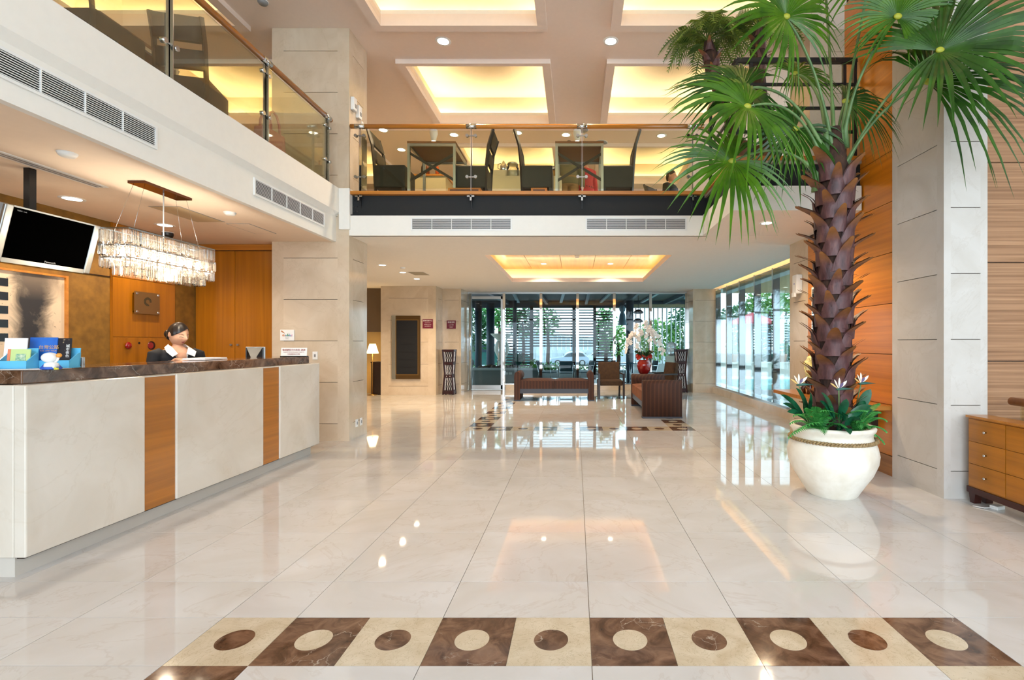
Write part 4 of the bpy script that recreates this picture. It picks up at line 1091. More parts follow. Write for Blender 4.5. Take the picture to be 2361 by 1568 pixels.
strelitzia([(1893, 905, 4.1, .035), (1890, 925, 4.08, .035), (1952, 920, 4.1, .045), (1960, 1002, 3.98, .045), (1950, 955, 4.05, .04), (2010, 935, 4.2, .035), (1985, 970, 4.05, .035)], [(1934, 898, 4.1, 1)], (1935, 985), 4.2)
strelitzia([(2008, 898, 4.3, .045), (1995, 925, 4.25, .04), (2012, 945, 4.35, .03), (1975, 930, 4.3, .035)], [(1985, 885, 4.3, 1)], (1965, 985), 4.35)
# ================================================================== LOUNGE
def stripe_mat():
    m, nt, p = _new('brown_striped_velvet')
    v = coords(nt, (1, 1, 1)); dt = nt.nodes.new('ShaderNodeVectorMath'); dt.operation = 'DOT_PRODUCT'; dt.inputs[1].default_value = (1, 1, 0)
    nt.links.new(v, dt.inputs[0]); mu = nt.nodes.new('ShaderNodeMath'); mu.operation = 'MULTIPLY'; mu.inputs[1].default_value = 85
    nt.links.new(dt.outputs['Value'], mu.inputs[0]); sn = nt.nodes.new('ShaderNodeMath'); sn.operation = 'SINE'; nt.links.new(mu.outputs[0], sn.inputs[0])
    f = noise(nt, v, 30, 3)
    c = ramp(nt, sn.outputs[0], [(.2, rgb('#3c2014')), (.75, rgb('#522e1d'))])
    nt.links.new(mixc(nt, ramp(nt, f, [(.3, (0,)*3), (.7, (.3,)*3)]), c, rgb('#46281a')), p.inputs['Base Color'])
    p.inputs['Roughness'].default_value = .75
    return m
VELV = stripe_mat()
CUSH = mat('tan_velvet', '#8a5029', .8, col2='#6f4020', nscale=6)
CHAR = mat('charcoal_rail', '#2b2a33', .4)
def bench(lbl, loc, rz):
    t = thing('bench_sofa', lbl, 'bench', loc, rz, 'striped backless sofas of the lounge')
    for s_ in (-1, 1):
        prof = [(s_*a, z) for a, z in ((.935, .03), (.935, .56), (.93, .62), (.91, .665), (.875, .69), (.835, .685), (.80, .66), (.775, .615), (.77, .57), (.79, .53), (.80, .5), (.80, .03))]
        a_ = B().prism(prof, 'y', -.355, .355, True).obj('arm', VELV, t)
        B().box(s_*.79, s_*.94, -.36, .36, 0, .032).obj('foot_trim', CHAR, a_)
    for s_ in (-1, 1):
        B().grid(lambda u, v: (s_*(.005+.79*u), -.35+.70*v, .475+.035*(1-(2*u-1)**4)*(1-(2*v-1)**6)), 10, 8).box(s_*.005, s_*.795, -.35, .35, .29, .476).obj('seat_cushion', [CUSH if rz else VELV], t)
    B().box(-.8, .8, -.34, .34, .18, .29).obj('seat_rail', CHAR, t)
    return t
bench('striped brown backless sofa set broadside in front of the rear glazing', (-.50, 11.75, 0), 0)
bench('striped brown backless sofa seen end on, beside the inlaid border', (1.565, 9.72, 0), PI/2)
CHF = mat('olive_brown_fabric', '#4a3118', .85, col2='#3c2612', nscale=14)
def armchair(lbl, loc, rz):
    t = thing('armchair', lbl, 'armchair', loc, rz, 'armchairs of the lounge')
    for sx in (-1, 1):
        B().bar((sx*.3, -.28, 0), (sx*.3, -.28, .6), .045, .05).obj('leg', DARKW, t)
        B().bar((sx*.27, .3, 0), (sx*.28, .26, .45), .045, .045).obj('leg', DARKW, t)
        B().box(sx*.28, sx*.33, -.3, .28, .58, .62).obj('armrest', DARKW, t, bevel=.006)
    B().box(-.28, .28, -.28, .26, .32, .45).obj('seat', CHF, t, bevel=.025)
    B().obox((0, .27, .64), (.54, .1, .48), (-.16, 0, 0)).obj('backrest', CHF, t, bevel=.02)
    return t
armchair('olive brown armchair facing the viewer between the two sofas', (.86, 12.15, 0), .05)
armchair('olive brown armchair turned sideways behind the red orchid pot', (2.12, 12.1, 0), 1.9-PI)
st = thing('side_table', 'small dark side table under the red orchid pot', 'table', (1.64, 11.7, 0))
B().box(-.26, .26, -.26, .26, .59, .625).obj('table_top', DARKW, st, bevel=.005)
for a in (-.22, .22):
    for b in (-.22, .22): B().box(a-.02, a+.02, b-.02, b+.02, 0, .59).obj('leg', DARKW, st)
# ---- orchid
oc = thing('potted_orchid', 'white orchid with red ribbon in a round red pot', 'potted orchid', (1.64, 11.7, .626))
B().lathe([(.095, 0), (.11, .015), (.15, .1), (.172, .19), (.165, .26), (.13, .31), (.135, .33), (.12, .335)], 36).obj('pot', mat('red_glaze', '#8c1410', .15, coat=.6), oc)
for k in range(11):
    a = k*.571; L = RND.uniform(.2, .32); p1 = Vector((L*math.cos(a), L*math.sin(a)*.8, .46+RND.uniform(-.03, .12)))
    broad_leaf((0, 0, .33), p1, .045, .12).obj('leaf', leafmat('orchid_leaf', '#1c4020', '#0c2210', .3, 8, .15), oc, merge=False)
RB = mat('red_ribbon', '#b8261a', .4, col2='#7d120c', nscale=20)
for k in range(14):
    a = k*.45; p1 = Vector((.2*math.cos(a), .2*math.sin(a), .37+.05*math.sin(k*2.1)))
    broad_leaf((.07*math.cos(a), .07*math.sin(a), .37), p1, .05, .08, 6).obj('ribbon_loop', RB, oc, merge=False)
bl = B()
for k in range(5):
    a = k*2*PI/5; c_ = Vector((math.cos(a), 0, math.sin(a))); s2 = Vector((-math.sin(a), 0, math.cos(a)))
    bl.add([Vector((0, -.004, 0)), c_*.026+s2*.02, c_*.05+Vector((0, -.006, 0)), c_*.026-s2*.02], [(0, 1, 2, 3)])
bl.sphere((0, -.006, 0), .009, 8, 6)
blm = bl.mesh('blossom'); blm.materials.append(mat('orchid_white', '#f0e6dc', .6))
for k, (dx, dy, h_, L) in enumerate(((-.34, 0, .95, .62), (-.22, .1, 1.15, .72), (.2, .05, 1.12, .75), (.36, 0, .9, .66), (.05, -.1, 1.22, .5), (-.12, -.1, 1.0, .62), (.28, -.1, 1.02, .7))):
    pts = [Vector((0, 0, .34)), Vector((dx*.25, dy, h_*.75)), Vector((dx*.6, dy, h_)), Vector((dx*.95, dy, h_-.03)), Vector((dx*1.2, dy, h_-.22)), Vector((dx*1.28, dy, h_-.42))]
    sm = [pts[0]]
    for i in range(len(pts)-1):
        for q in (1/3, 2/3, 1): sm.append(pts[i].lerp(pts[i+1], q))
    stem = B().tube(sm, .006, 6).obj('flower_stem', PETI, oc)
    for i in range(5, len(sm)):
        o = link('blossom', blm, None, stem, sm[i]+Vector((RND.uniform(-.04, .04), -.03, RND.uniform(-.02, .03))), (RND.uniform(-.4, .4), RND.uniform(-.6, .6), RND.uniform(-.6, .6)+dx)); o.scale = (1.15,)*3
# ---- hourglass lantern lamps
MAHO = mat('mahogany_dark', '#2e1013', .35)
WSL = mat('white_lacquer_slat', '#d9d8dc', .4)
def lantern(lbl, loc, rz=0):
    t = thing('lantern_lamp', lbl, 'floor lantern', loc, rz, 'hourglass lanterns beside the rear glazing')
    hw = lambda z: .098+.04*abs(z-.55)/.6
    for sx in (-1, 1):
        for sy in (-1, 1): B().tube([(sx*hw(z), sy*hw(z), z) for z in (0, .3, .55, .85, 1.19)], .022, 4, smooth=False).obj('post', MAHO, t)
    for z0, z1 in ((.02, .11), (.45, .52), (.79, .86), (1.13, 1.19)):
        q = hw((z0+z1)/2)+.012; B().box(-q, q, -q, q, z0, z1).obj('band', MAHO, t)
    for sx in (-.045, .045): B().sphere((sx, -hw(.48)-.012, .485), (.012, .006, .012), 10, 6).obj('stud', WSL, t)
    B().tube([(0, 0, z) for z in (.05, .55, 1.18)], [.10, .07, .11], 4, smooth=False).obj('inner_shade', mat('lantern_inner', '#1a0a0c', .6), t)
    sl = B()
    for z0, z1 in ((.12, .44), (.53, .78), (.87, 1.12)):
        for ang in (0, PI/2, PI, -PI/2):
            for k in range(4):
                pts = []
                for i in range(13):
                    z = z0+(z1-z0)*i/12; o_ = (k-1.5)*.045*hw(z)/.11+.008*math.sin((z-z0)*48); p = Vector((o_, -hw(z)+.006, z)); p.rotate(Euler((0, 0, ang))); pts.append(p)
                sl.tube(pts, .0085, 4, smooth=False)
    tag(sl.obj('wavy_slats', WSL, t), kind='stuff')
    return t
lantern('dark hourglass lantern with wavy white slats by the stone wall at left', (X(1036, 12.95), 12.95, 0))
lantern('dark hourglass lantern with wavy white slats in the right glass corner', (X(1570, 13.55), 13.55, 0))
# ---- notice board and signs on the back stone
nb_ = thing('notice_board', 'tall black letter board in a brass frame on the stone wall', 'notice board', (-4.4, 12.69, .43))
B().box(-.36, .37, -.05, .008, 0, 1.64).obj('backing', mat('brass_dark', '#6b5232', .3, .7), nb_)
B().box(-.24, .31, -.056, -.048, .12, 1.52).obj('felt_panel', mat('black_felt', '#14161b', .9), nb_)
for k in range(6): B().box(-.24, .31, -.0575, -.055, .3+.2*k, .305+.2*k).obj('groove', BLACKP, nb_)
B().box(-.36, -.26, -.062, -.048, 0, 1.64).obj('mirror_strip', MIRROR, nb_)
B().box(-.26, -.24, -.06, -.048, .1, 1.54).box(.31, .33, -.06, -.048, .1, 1.54).box(-.24, .31, -.06, -.048, 1.52, 1.54).box(-.24, .31, -.06, -.048, .1, .12).obj('inner_frame', mat('brass', '#9c7a45', .3, .8), nb_)
MAR = mat('maroon_sign', '#6e1330', .4)
def msign(lbl, px0, px1, py0, py1, y, lines):
    x0, x1 = X(px0, y), X(px1, y); z1, z0 = Z(py0, y), Z(py1, y)
    t = thing('wall_notice', lbl, 'sign', ((x0+x1)/2, y, (z0+z1)/2)); w_, h_ = (x1-x0)/2, (z1-z0)/2
    B().box(-w_, w_, -.012, .003, -h_, h_).obj('plate', MAR, t)
    for s_, sz, z_ in lines: text(s_, sz, WHITEP, t, (0, -.0128, z_))
msign('maroon wall notice with white Chinese lines beside the letter board', 974.5, 998.5, 736, 757, 12.693, (('國際商務中心', .042, .075), ('BUSINESS CENTER', .018, .025), ('營業時間 07:00-22:00', .020, -.02), ('歡迎洽詢櫃檯人員', .020, -.065)))
msign('maroon wall notice above the left lantern lamp', 1030, 1051, 739, 758, 13.313, (('會議須知', .05, .06), ('一 二 三 四 五', .022, .005), ('六 七 八 九 十', .022, -.035), ('敬請配合', .022, -.072)))
# ---- table lamp zone in the corridor
lp = thing('floor_lamp', 'cone shaded lamp glowing in the corridor behind the column', 'lamp', (X(859, 12.75), 12.75, 0))
B().lathe([(.075, 1.34), (.15, 1.09)], 28, close=False).obj('shade', emit('lamp_shade_glow', (1.0, .78, .45), 5.0), lp)
B().cyl((0, 0, .02), (0, 0, 1.3), .01).obj('stem', mat('brass', '#9c7a45', .3, .8), lp)
B().lathe([(.13, 0), (.13, .015), (.02, .03)], 24).obj('base', mat('brass', '#9c7a45', .3, .8), lp)
light('lamp_bulb', 'POINT', (0, 0, 1.2), 28, (1, .66, .28), .06, parent=lp)
cb = thing('side_cabinet', 'narrow dark cabinet beside the glowing corridor lamp', 'cabinet', (-5.22, 12.98, 0))
B().box(-.13, .13, -.2, .2, 0, .84).obj('body', DARKW, cb); B().box(-.145, .145, -.21, .21, .84, .87).obj('top', DARKW, cb)
# ---- water dispenser
wd_ = thing('water_dispenser', 'pale blue water dispenser with a clear bottle behind the right lantern', 'water dispenser', (X(1548, 13.95), 13.95, 0))
B().box(-.15, .15, -.14, .14, 0, 1.0).obj('cabinet', mat('pale_blue_enamel', '#a9c8cc', .4), wd_, bevel=.015)
B().box(-.06, .06, -.146, -.138, .38, .5).obj('door_handle', BLACKP, wd_)
B().box(-.1, .1, -.145, -.139, .66, .80).obj('tap_recess', mat('teal_recess', '#5c8a92', .4), wd_)
B().lathe([(.06, 1.0), (.13, 1.06), (.135, 1.2), (.12, 1.22), (.135, 1.24), (.135, 1.34), (.05, 1.39)], 24).obj('bottle', mat('bottle_plastic', '#d8e6ea', .15, trans=.6), wd_)
# ---- wall shelf with sculpture, mirror
sf = thing('wall_shelf', 'orange wooden console shelf fixed along the panelled wall', 'shelf', (2.98, 5.9, .67))
B().box(2.737, 3.224, 4.95, YF, .67, .715).obj('board', ORANGE_L, sf, world=True)
B().box(3.15, 3.224, 5.2, 5.24, .45, .67).obj('bracket', DARKW, sf, world=True); B().box(3.15, 3.224, 6.4, 6.44, .45, .67).obj('bracket', DARKW, sf, world=True)
sc_ = thing('stone_sculpture', 'yellow carved stone on a dark wooden openwork base', 'sculpture', (X(1872, 6.15), 6.15, .716))
b_ = B(); r_ = random.Random(5)
for k in range(5):
    a = k*1.256; b_.tube([(.09*math.cos(a), .07*math.sin(a), 0), (.11*math.cos(a+.4), .08*math.sin(a+.4), .07), (.06*math.cos(a+.2), .05*math.sin(a+.2), .13), (.08*math.cos(a-.3), .06*math.sin(a-.3), .19)], [.018, .03, .024, .02], 8)
b_.lathe([(.1, .17), (.11, .185), (.06, .2)], 16).obj('wooden_base', mat('rosewood', '#3a140c', .3, coat=.4), sc_)
b_ = B()
def rock(u, v):
    th, ph = 2*PI*u, PI*v; k = 1+.22*math.sin(5*th+7*v)+.18*math.sin(9*ph+3*th)
    return (.085*k*math.sin(ph)*math.cos(th), .06*k*math.sin(ph)*math.sin(th), .335-.15*math.cos(ph)*1.0)
b_.grid(rock, 36, 24, True, True).obj('carved_stone', mat('yellow_jade', '#d0c069', .4, col2='#efe3a8', nscale=25), sc_)
wm = thing('wall_mirror', 'white framed mirror on the orange wood wall behind the palm trunk', 'mirror', (3.22, 6.2, 1.78))
B().box(-.02, .003, -.48, .42, -.33, .33).obj('frame', WHITEP, wm, bevel=.004); B().box(-.024, -.019, -.45, .39, -.3, .3).obj('mirror_glass', mat('mirror_silver', '#e8ddd6', .02, 1.0), wm)
cd = thing('menu_card', 'small white card standing on the wooden shelf', 'card', (X(1853, 6.35), 6.35, .716), .4)
B().obox((0, 0, .05), (.1, .004, .1), (.2, 0, 0)).obj('card', WHITEP, cd)
wb = thing('wall_box', 'white dispenser box on the right stone column', 'wall box', (3.249, 7.05, 2.2), -PI/2)
B().box(-.07, .07, -.09, 0, -.13, .14).obj('housing', WHITEP, wb, bevel=.012); B().box(-.04, .04, -.11, -.08, -.18, -.12).obj('nozzle', WHITEP, wb); B().box(-.008, .008, -.092, -.089, .0, .02).obj('indicator', mat('blue_dot', '#2d4fb0', .4), wb)
# ---- chest of drawers
dz = thing('chest_of_drawers', 'orange wooden chest of drawers beside the stone column', 'chest of drawers', (3.58, 3.5, 0))
B().box(3.36, 3.52, 2.72, 4.17, .135, .737).obj('carcass', ORANGE, dz, world=True)
B().box(3.345, 3.53, 2.70, 4.185, .722, .74).obj('top', ORANGE_L, dz, world=True)
B().box(3.35, 3.52, 2.71, 4.18, .085, .135).obj('base_rail', mat('wine_wood', '#3a140f', .4), dz, world=True)
for yy in (2.73, 4.10):
    for xx in (3.36, 3.46): B().prism([(yy, .09), (yy+.07, .09), (yy+.055, 0), (yy+.015, 0)], 'x', xx, xx+.06).obj('leg', mat('wine_wood', '#3a140f', .4), dz, world=True)
for r in range(3):
    for c in range(4):
        ya = 4.155-c*.36; za = .15+r*.188
        d_ = B().box(3.346, 3.362, ya-.356, ya-.002, za, za+.184).obj('drawer', ORANGE, dz, world=True)
        if c % 2 == 0:
            B().lathe([(.006, 0), (.006, .012), (.011, .016), (.011, .022), (.004, .026)], 12).obj('knob', STEEL, d_, loc=(3.346-3.58, ya-.178-3.5, za+.095), rot=(0, -PI/2, 0))
pa = thing('power_adapter', 'small white power adapter on the floor under the drawers', 'power adapter', (3.44, 3.98, 0), .3)
B().box(-.045, .045, -.03, .03, 0, .03).obj('body', WHITEP, pa, bevel=.004); B().tube([(-.04, 0, .015), (-.1, .03, .008), (-.13, .1, .006)], .004, 6).obj('cord', WHITEP, pa)
gr = thing('glass_guard', 'round wooden handrail on a glass guard behind the chest', 'guard rail', (3.87, 3.4, 0))
B().cyl((0, -.9, .838), (0, .93, .838), .036, 18).obj('handrail', ORANGE_L, gr)
B().box(-.006, .006, -.9, .84, .02, .80).obj('glass_panel', GLASS, gr)
for yy in (-.6, .1, .72): B().box(-.012, .012, yy-.012, yy+.012, .0, .805).obj('post', STEEL, gr)
# ================================================================== GALLERY RAILINGS AND DINING
def gal_post(parent, x, y, z0, z1, ax):
    """twin flat post with spider arms; ax: unit vector along the rail"""
    a = Vector(ax); n = Vector((-a.y, a.x, 0)); c = Vector((x, y, 0))
    b = B()
    for s_ in (-1, 1):
        p = c+n*.012*s_; b.bar((p.x, p.y, z0), (p.x, p.y, z1), .008 if abs(a.x) else .034, .034 if abs(a.x) else .008, (0, 1, 0))
    po = b.obj('post', STEEL, parent, world=True)
    B().cyl(c+a*-.07+Vector((0, 0, z1)), c+a*.07+Vector((0, 0, z1)), .035, 14).obj('rail_sleeve', STEEL, po, off=parent.location)
    for zz in (z0+.30, z1-.13):
        k = B(); k.bar(c+a*-.055+Vector((0, 0, zz)), c+a*.055+Vector((0, 0, zz)), .014, .014)
        for s_ in (-1, 1): k.cyl(c+a*.058*s_-n*.02+Vector((0, 0, zz)), c+a*.058*s_+n*.02+Vector((0, 0, zz)), .022, 12)
        k.obj('spider_clamp', STEEL, po, off=parent.location)
    return po
def gal_rail(lbl, p0, p1, posts, z0, zt, ext=(.1, .1), zb=None):
    p0, p1 = Vector(p0+(0,)), Vector(p1+(0,)); a = (p1-p0).normalized()
    t = thing('glass_railing', lbl, 'railing', ((p0.x+p1.x)/2, (p0.y+p1.y)/2, z0))
    q0, q1 = p0-a*ext[0], p1+a*ext[1]
    B().cyl((q0.x, q0.y, zt), (q1.x, q1.y, zt), .031, 18).obj('handrail', ORANGE_L if abs(a.x) > .5 else ORANGE, t, world=True)
    ps = [p0+a*d for d in posts]
    for p in ps: gal_post(t, p.x, p.y, zb or z0, zt, a)
    n = Vector((-a.y, a.x, 0))
    for u, v in zip(ps[:-1], ps[1:]):
        e0, e1 = u+a*.02, v-a*.02
        B().bar((e0.x, e0.y, (z0+zt)/2-.01), (e1.x, e1.y, (z0+zt)/2-.01), .012, zt-z0-.1).obj('glass_panel', GLASS, t, world=True)
    return t
gal_rail('glass railing with wooden handrail along the front gallery', (-3.08, YF+.02), (1.72, YF+.02), [.09, 1.635, 3.17, 4.70], ZM, 4.362, (.04, .06), 3.36)
gal_rail('glass railing with wooden handrail along the left gallery', (-3.31, -2.0), (-3.31, 6.58), [.2, 1.9, 3.2, 4.55, 5.98, 7.22, 8.50], 3.49, 4.37, (.1, .02))
GST = B()
for k, x_ in enumerate((-2.99, -1.445, .09, 1.62)):
    b = thing('beam_bracket', 'black gusset bracket under the %s gallery post' % ('first', 'second', 'third', 'fourth')[k], 'bracket', (x_, YF+.06, 3.3), group='gusset brackets on the edge beam')
    B().prism([(0, .11), (-.07, .11), (0, -.07)], 'x', -.006, .006).obj('gusset', BLACKM, b)
    B().box(-.05, .05, -.09, -.06, .07, .09).box(-.012, .012, -.09, -.06, .02, .09).obj('clamp', STEEL, b)
# black steel railing on the forward bay
br = thing('black_railing', 'black steel railing of the forward gallery bay behind the palm', 'railing', (2.5, 5.6, ZM))
for zz, r_ in ((4.57, .026), (4.30, .014), (4.03, .014), (3.76, .014)):
    B().box(1.84, 3.2, 5.56-r_, 5.56+r_, zz-r_, zz+r_).obj('rail', BLACKM, br, world=True)
    B().box(1.84-r_, 1.84+r_, 5.56, YF, zz-r_, zz+r_).obj('rail', BLACKM, br, world=True)
for x_, y_ in ((1.84, 5.56), (2.0, 5.56), (3.06, 5.56), (3.18, 5.56), (1.84, 6.65)): B().box(x_-.018, x_+.018, y_-.018, y_+.018, ZM, 4.57).obj('post', BLACKM, br, world=True)
# ---- dining chairs
LEATH = mat('dark_brown_leather', '#120c0a', .5, col2='#0b0706', nscale=12)
CHW = mat('dark_chair_wood', '#1a0f0a', .4)
def dchair(lbl, loc, rz):
    t = thing('dining_chair', lbl, 'chair', loc, rz, 'high back dining chairs on the gallery')
    B().box(-.23, .23, -.23, .23, .17, .50).obj('seat', LEATH, t, bevel=.018)
    for nm_, va, vb in (('backrest', .60, 1.0), ('back_rail', .12, .46)):
        bk_ = lambda d: (lambda u, v: (-.21+.42*u, d+.09*(va+(vb-va)*v)**2, .5+.52*(va+(vb-va)*v)))
        q_ = B().grid(bk_(.21), 4, 5).grid(bk_(.245), 4, 5)
        for u_ in (0, 1): q_.grid(lambda u, v: (-.21+.42*u_, .21+.035*u+.09*(va+(vb-va)*v)**2, .5+.52*(va+(vb-va)*v)), 1, 5)
        for v_ in (va, vb): q_.add([(-.21, .21+.09*v_*v_, .5+.52*v_), (.21, .21+.09*v_*v_, .5+.52*v_), (.21, .245+.09*v_*v_, .5+.52*v_), (-.21, .245+.09*v_*v_, .5+.52*v_)], [(0, 1, 2, 3)])
        q_.obj(nm_, LEATH, t)
    for sx in (-1, 1):
        B().bar((sx*.2, -.2, 0), (sx*.2, -.2, .42), .04, .04).obj('leg', CHW, t)
        B().tube([(sx*.21, .2, 0), (sx*.21, .225, .5), (sx*.21, .255, .8), (sx*.21, .325, 1.03)], .024, 4, smooth=False).obj('leg', CHW, t)
    return t
YC = 7.35
ch0 = dchair('dark high back chair at the far left of the front gallery', (-2.72, YC, ZM), -PI/2)
ch0.rotation_euler.z = PI/2
KID[ch0.name] = ALLKIDS(ch0)
for lbl, x_, y_, rz in (('dark high back chair right of the first gallery table', -1.53, YC, -PI/2), ('dark high back chair left of the second gallery table', -.57, YC, PI/2), ('dark high back chair right of the second gallery table', .62, YC, -PI/2),
                     ('dark chair on the left gallery close to the railing, nearest', -3.95, 4.0, PI), ('dark chair on the left gallery, back towards the viewer', -3.88, 4.95, PI+.25), ('dark chair on the left gallery behind the railing, farthest', -4.9, 5.4, -PI/2)):
    dup(ch0, (x_, y_, ZM-.005), rz, lbl)
def dtable(lbl, loc, w_=.66, d_=.72, h=.82):
    t = thing('dining_table', lbl, 'table', loc, 0, 'steel framed gallery tables')
    B().box(-w_/2-.02, w_/2+.02, -d_/2-.02, d_/2+.02, h-.03, h).obj('table_top', mat('brown_underside', '#7a4f2a', .5), t)
    for sx in (-1, 1):
        for sy in (-1, 1): B().box(sx*w_/2-.018, sx*w_/2+.018, sy*d_/2-.018, sy*d_/2+.018, 0, h-.03).obj('leg', BRUSH, t)
    for sy in (-1, 1):
        B().box(-w_/2, w_/2, sy*d_/2-.015, sy*d_/2+.015, h-.065, h-.03).obj('frame_rail', BRUSH, t)
        if sy < 0:
            B().bar((-w_/2, sy*d_/2, .66), (w_/2, sy*d_/2, .26), .025, .034).obj('cross_brace', mat('dark_brace', '#3a332c', .4, .3), t)
            B().bar((w_/2, sy*d_/2+.03, .66), (-w_/2, sy*d_/2+.03, .26), .025, .034).obj('cross_brace', mat('dark_brace', '#3a332c', .4, .3), t)
    for sx in (-1, 1): B().box(sx*w_/2-.015, sx*w_/2+.015, -d_/2, d_/2, h-.065, h-.03).obj('frame_rail', BRUSH, t)
    return t
dtable('steel framed dining table with crossed braces, left one on the gallery', (X(995, 7.05), 7.42, ZM-.01))
dtable('steel framed dining table with crossed braces, right one on the gallery', (X(1336, 7.05), 7.42, ZM-.01))
dtable('dining table on the left gallery behind the railing chairs', (-4.5, 4.6, ZM-.005), .8, .8, .75)
# ---- buffet
bf = thing('buffet_table', 'cloth covered buffet table at the middle of the gallery', 'buffet', (-1.0, 8.9, ZM-.01))
B().box(-.75, .75, -.3, .3, 0, .86).obj('cloth', mat('cream_cloth', '#d8cfae', .8), bf, bevel=.01)
B().box(-.5, .5, -.05, .25, .86, 1.05).obj('riser', mat('cream_cloth', '#d8cfae', .8), bf)
cp = thing('coffee_pot', 'polished metal coffee pot on the buffet', 'coffee pot', (X(1160, 8.9), 8.95, ZM+1.04))
B().lathe([(.05, 0), (.06, .02), (.065, .09), (.045, .14), (.03, .17), (.012, .2)], 20).obj('body', STEEL, cp)
B().tube([(.05, 0, .06), (.1, 0, .1), (.12, 0, .16)], [.015, .011, .008], 8).obj('spout', STEEL, cp); B().tube([(-.05, 0, .04), (-.1, 0, .06), (-.1, 0, .14), (-.045, 0, .15)], .007, 8).obj('handle', BLACKP, cp)
gj = thing('juice_dispenser', 'clear glass drink jar on the buffet behind the rail', 'drink jar', (X(1183, 8.85), 8.8, ZM+.851))
B().lathe([(.09, 0), (.11, .03), (.11, .2), (.09, .24), (.095, .26)], 24, close=False).obj('jar', glass('jar_glass', (.95, .95, .9)), gj); B().lathe([(.1, .26), (.09, .29), (.02, .31)], 20).obj('lid', STEEL, gj)
uj = thing('chafing_dish', 'round brass chafing dish on the buffet at right', 'chafing dish', (-.42, 8.8, ZM+.851))
B().lathe([(.12, 0), (.14, .02), (.14, .12), (.13, .13)], 24).obj('pan', mat('brass', '#9c7a45', .3, .8), uj); B().lathe([(.14, .13), (.12, .2), (.02, .24)], 24).obj('lid', STEEL, uj)
for k, (px, c, nm) in enumerate(((975, '#3c2a14', 'brown'), (986, '#7a3a12', 'amber'), (1008, '#c2581c', 'orange'))):
    bo = thing('sauce_bottle', nm + ' sauce bottle behind the left gallery table', 'bottle', (X(px, 8.2), 8.2, ZM+.70), group='bottles on the gallery')
    B().lathe([(.03, 0), (.032, .1), (.028, .15), (.012, .19), (.012, .24)], 14).obj('body', mat('bottle_'+nm, c, .15), bo); B().cyl((0, 0, .24), (0, 0, .265), .014, 10).obj('cap', BLACKP, bo)
sb = thing('sideboard', 'pale sideboard carrying sauce bottles on the gallery', 'sideboard', (X(990, 8.2), 8.3, ZM-.01))
B().box(-.55, .3, -.2, .25, 0, .70).obj('body', mat('cream_lacquer', '#cdb98f', .5), sb); B().box(-.57, .32, -.22, .27, .68, .71).obj('top', ORANGE_L, sb)
for k, (px0, px1) in enumerate(((1035, 1110), (1225, 1262))):
    pb = thing('planter_box', 'low orange wooden box behind the glass, %s' % ('by the left table', 'by the right table')[k], 'box', (X((px0+px1)/2, 7.0), 7.0, ZM-.01), group='orange boxes at the gallery edge')
    w_ = (X(px1, 7)-X(px0, 7))/2; B().box(-w_, w_, -.06, .06, .0, .115).obj('body', ORANGE_L, pb, bevel=.004)
    B().box(-w_+.03, w_-.03, -.064, -.058, .03, .09).obj('dark_inset', mat('wine_wood', '#3a140f', .4), pb)
# ---- guests
person('guest with dark hair in khaki clothes standing behind the right gallery table', (X(1312, 9.1), 9.1, ZM-.01), .0, 0, .1, 1.06, mat('khaki_cloth', '#6f6a48', .9), mat('tan_cloth', '#9a7a4a', .9), 'short', 'down')
person('guest in a red top seen behind the right gallery table', (X(1350, 9.5), 9.5, ZM-.01), .6, .2, .1, 1.0, mat('red_cloth', '#b23a38', .9), BLACKC, 'bun', 'down')
sp = person('seated guest with cropped brown hair at the right end of the gallery', (X(1546, 9.4), 9.4, ZM-.36), .9, .2, .1, 1.0, BLACKC, BLACKC, 'short', 'down', seated=True)
sk = dup(ch0, (X(1546, 9.4)-.1, 9.55, ZM-.01), -.9+PI*.55, 'dark high back chair under the seated guest')
# ---- pink bag on the left gallery
pk = thing('tote_bag', 'pale pink tote bag standing behind the left glass railing', 'bag', (-3.52, 5.62, ZM-.004), PI/2-.1)
PINK = mat('pink_leather', '#d9a5a8', .6, col2='#c48e92', nscale=8)
B().prism([(-.2, 0), (.2, 0), (.165, .34), (-.165, .34)], 'y', -.07, .07).obj('body', PINK, pk, bevel=.02)
for s_ in (-1, 1): B().tube([(-.085, s_*.06, .30), (-.085, s_*.05, .44), (-.05, s_*.045, .53), (0, s_*.04, .56), (.05, s_*.045, .53), (.085, s_*.05, .44), (.085, s_*.06, .30)], .013, 8).obj('handle', PINK, pk)
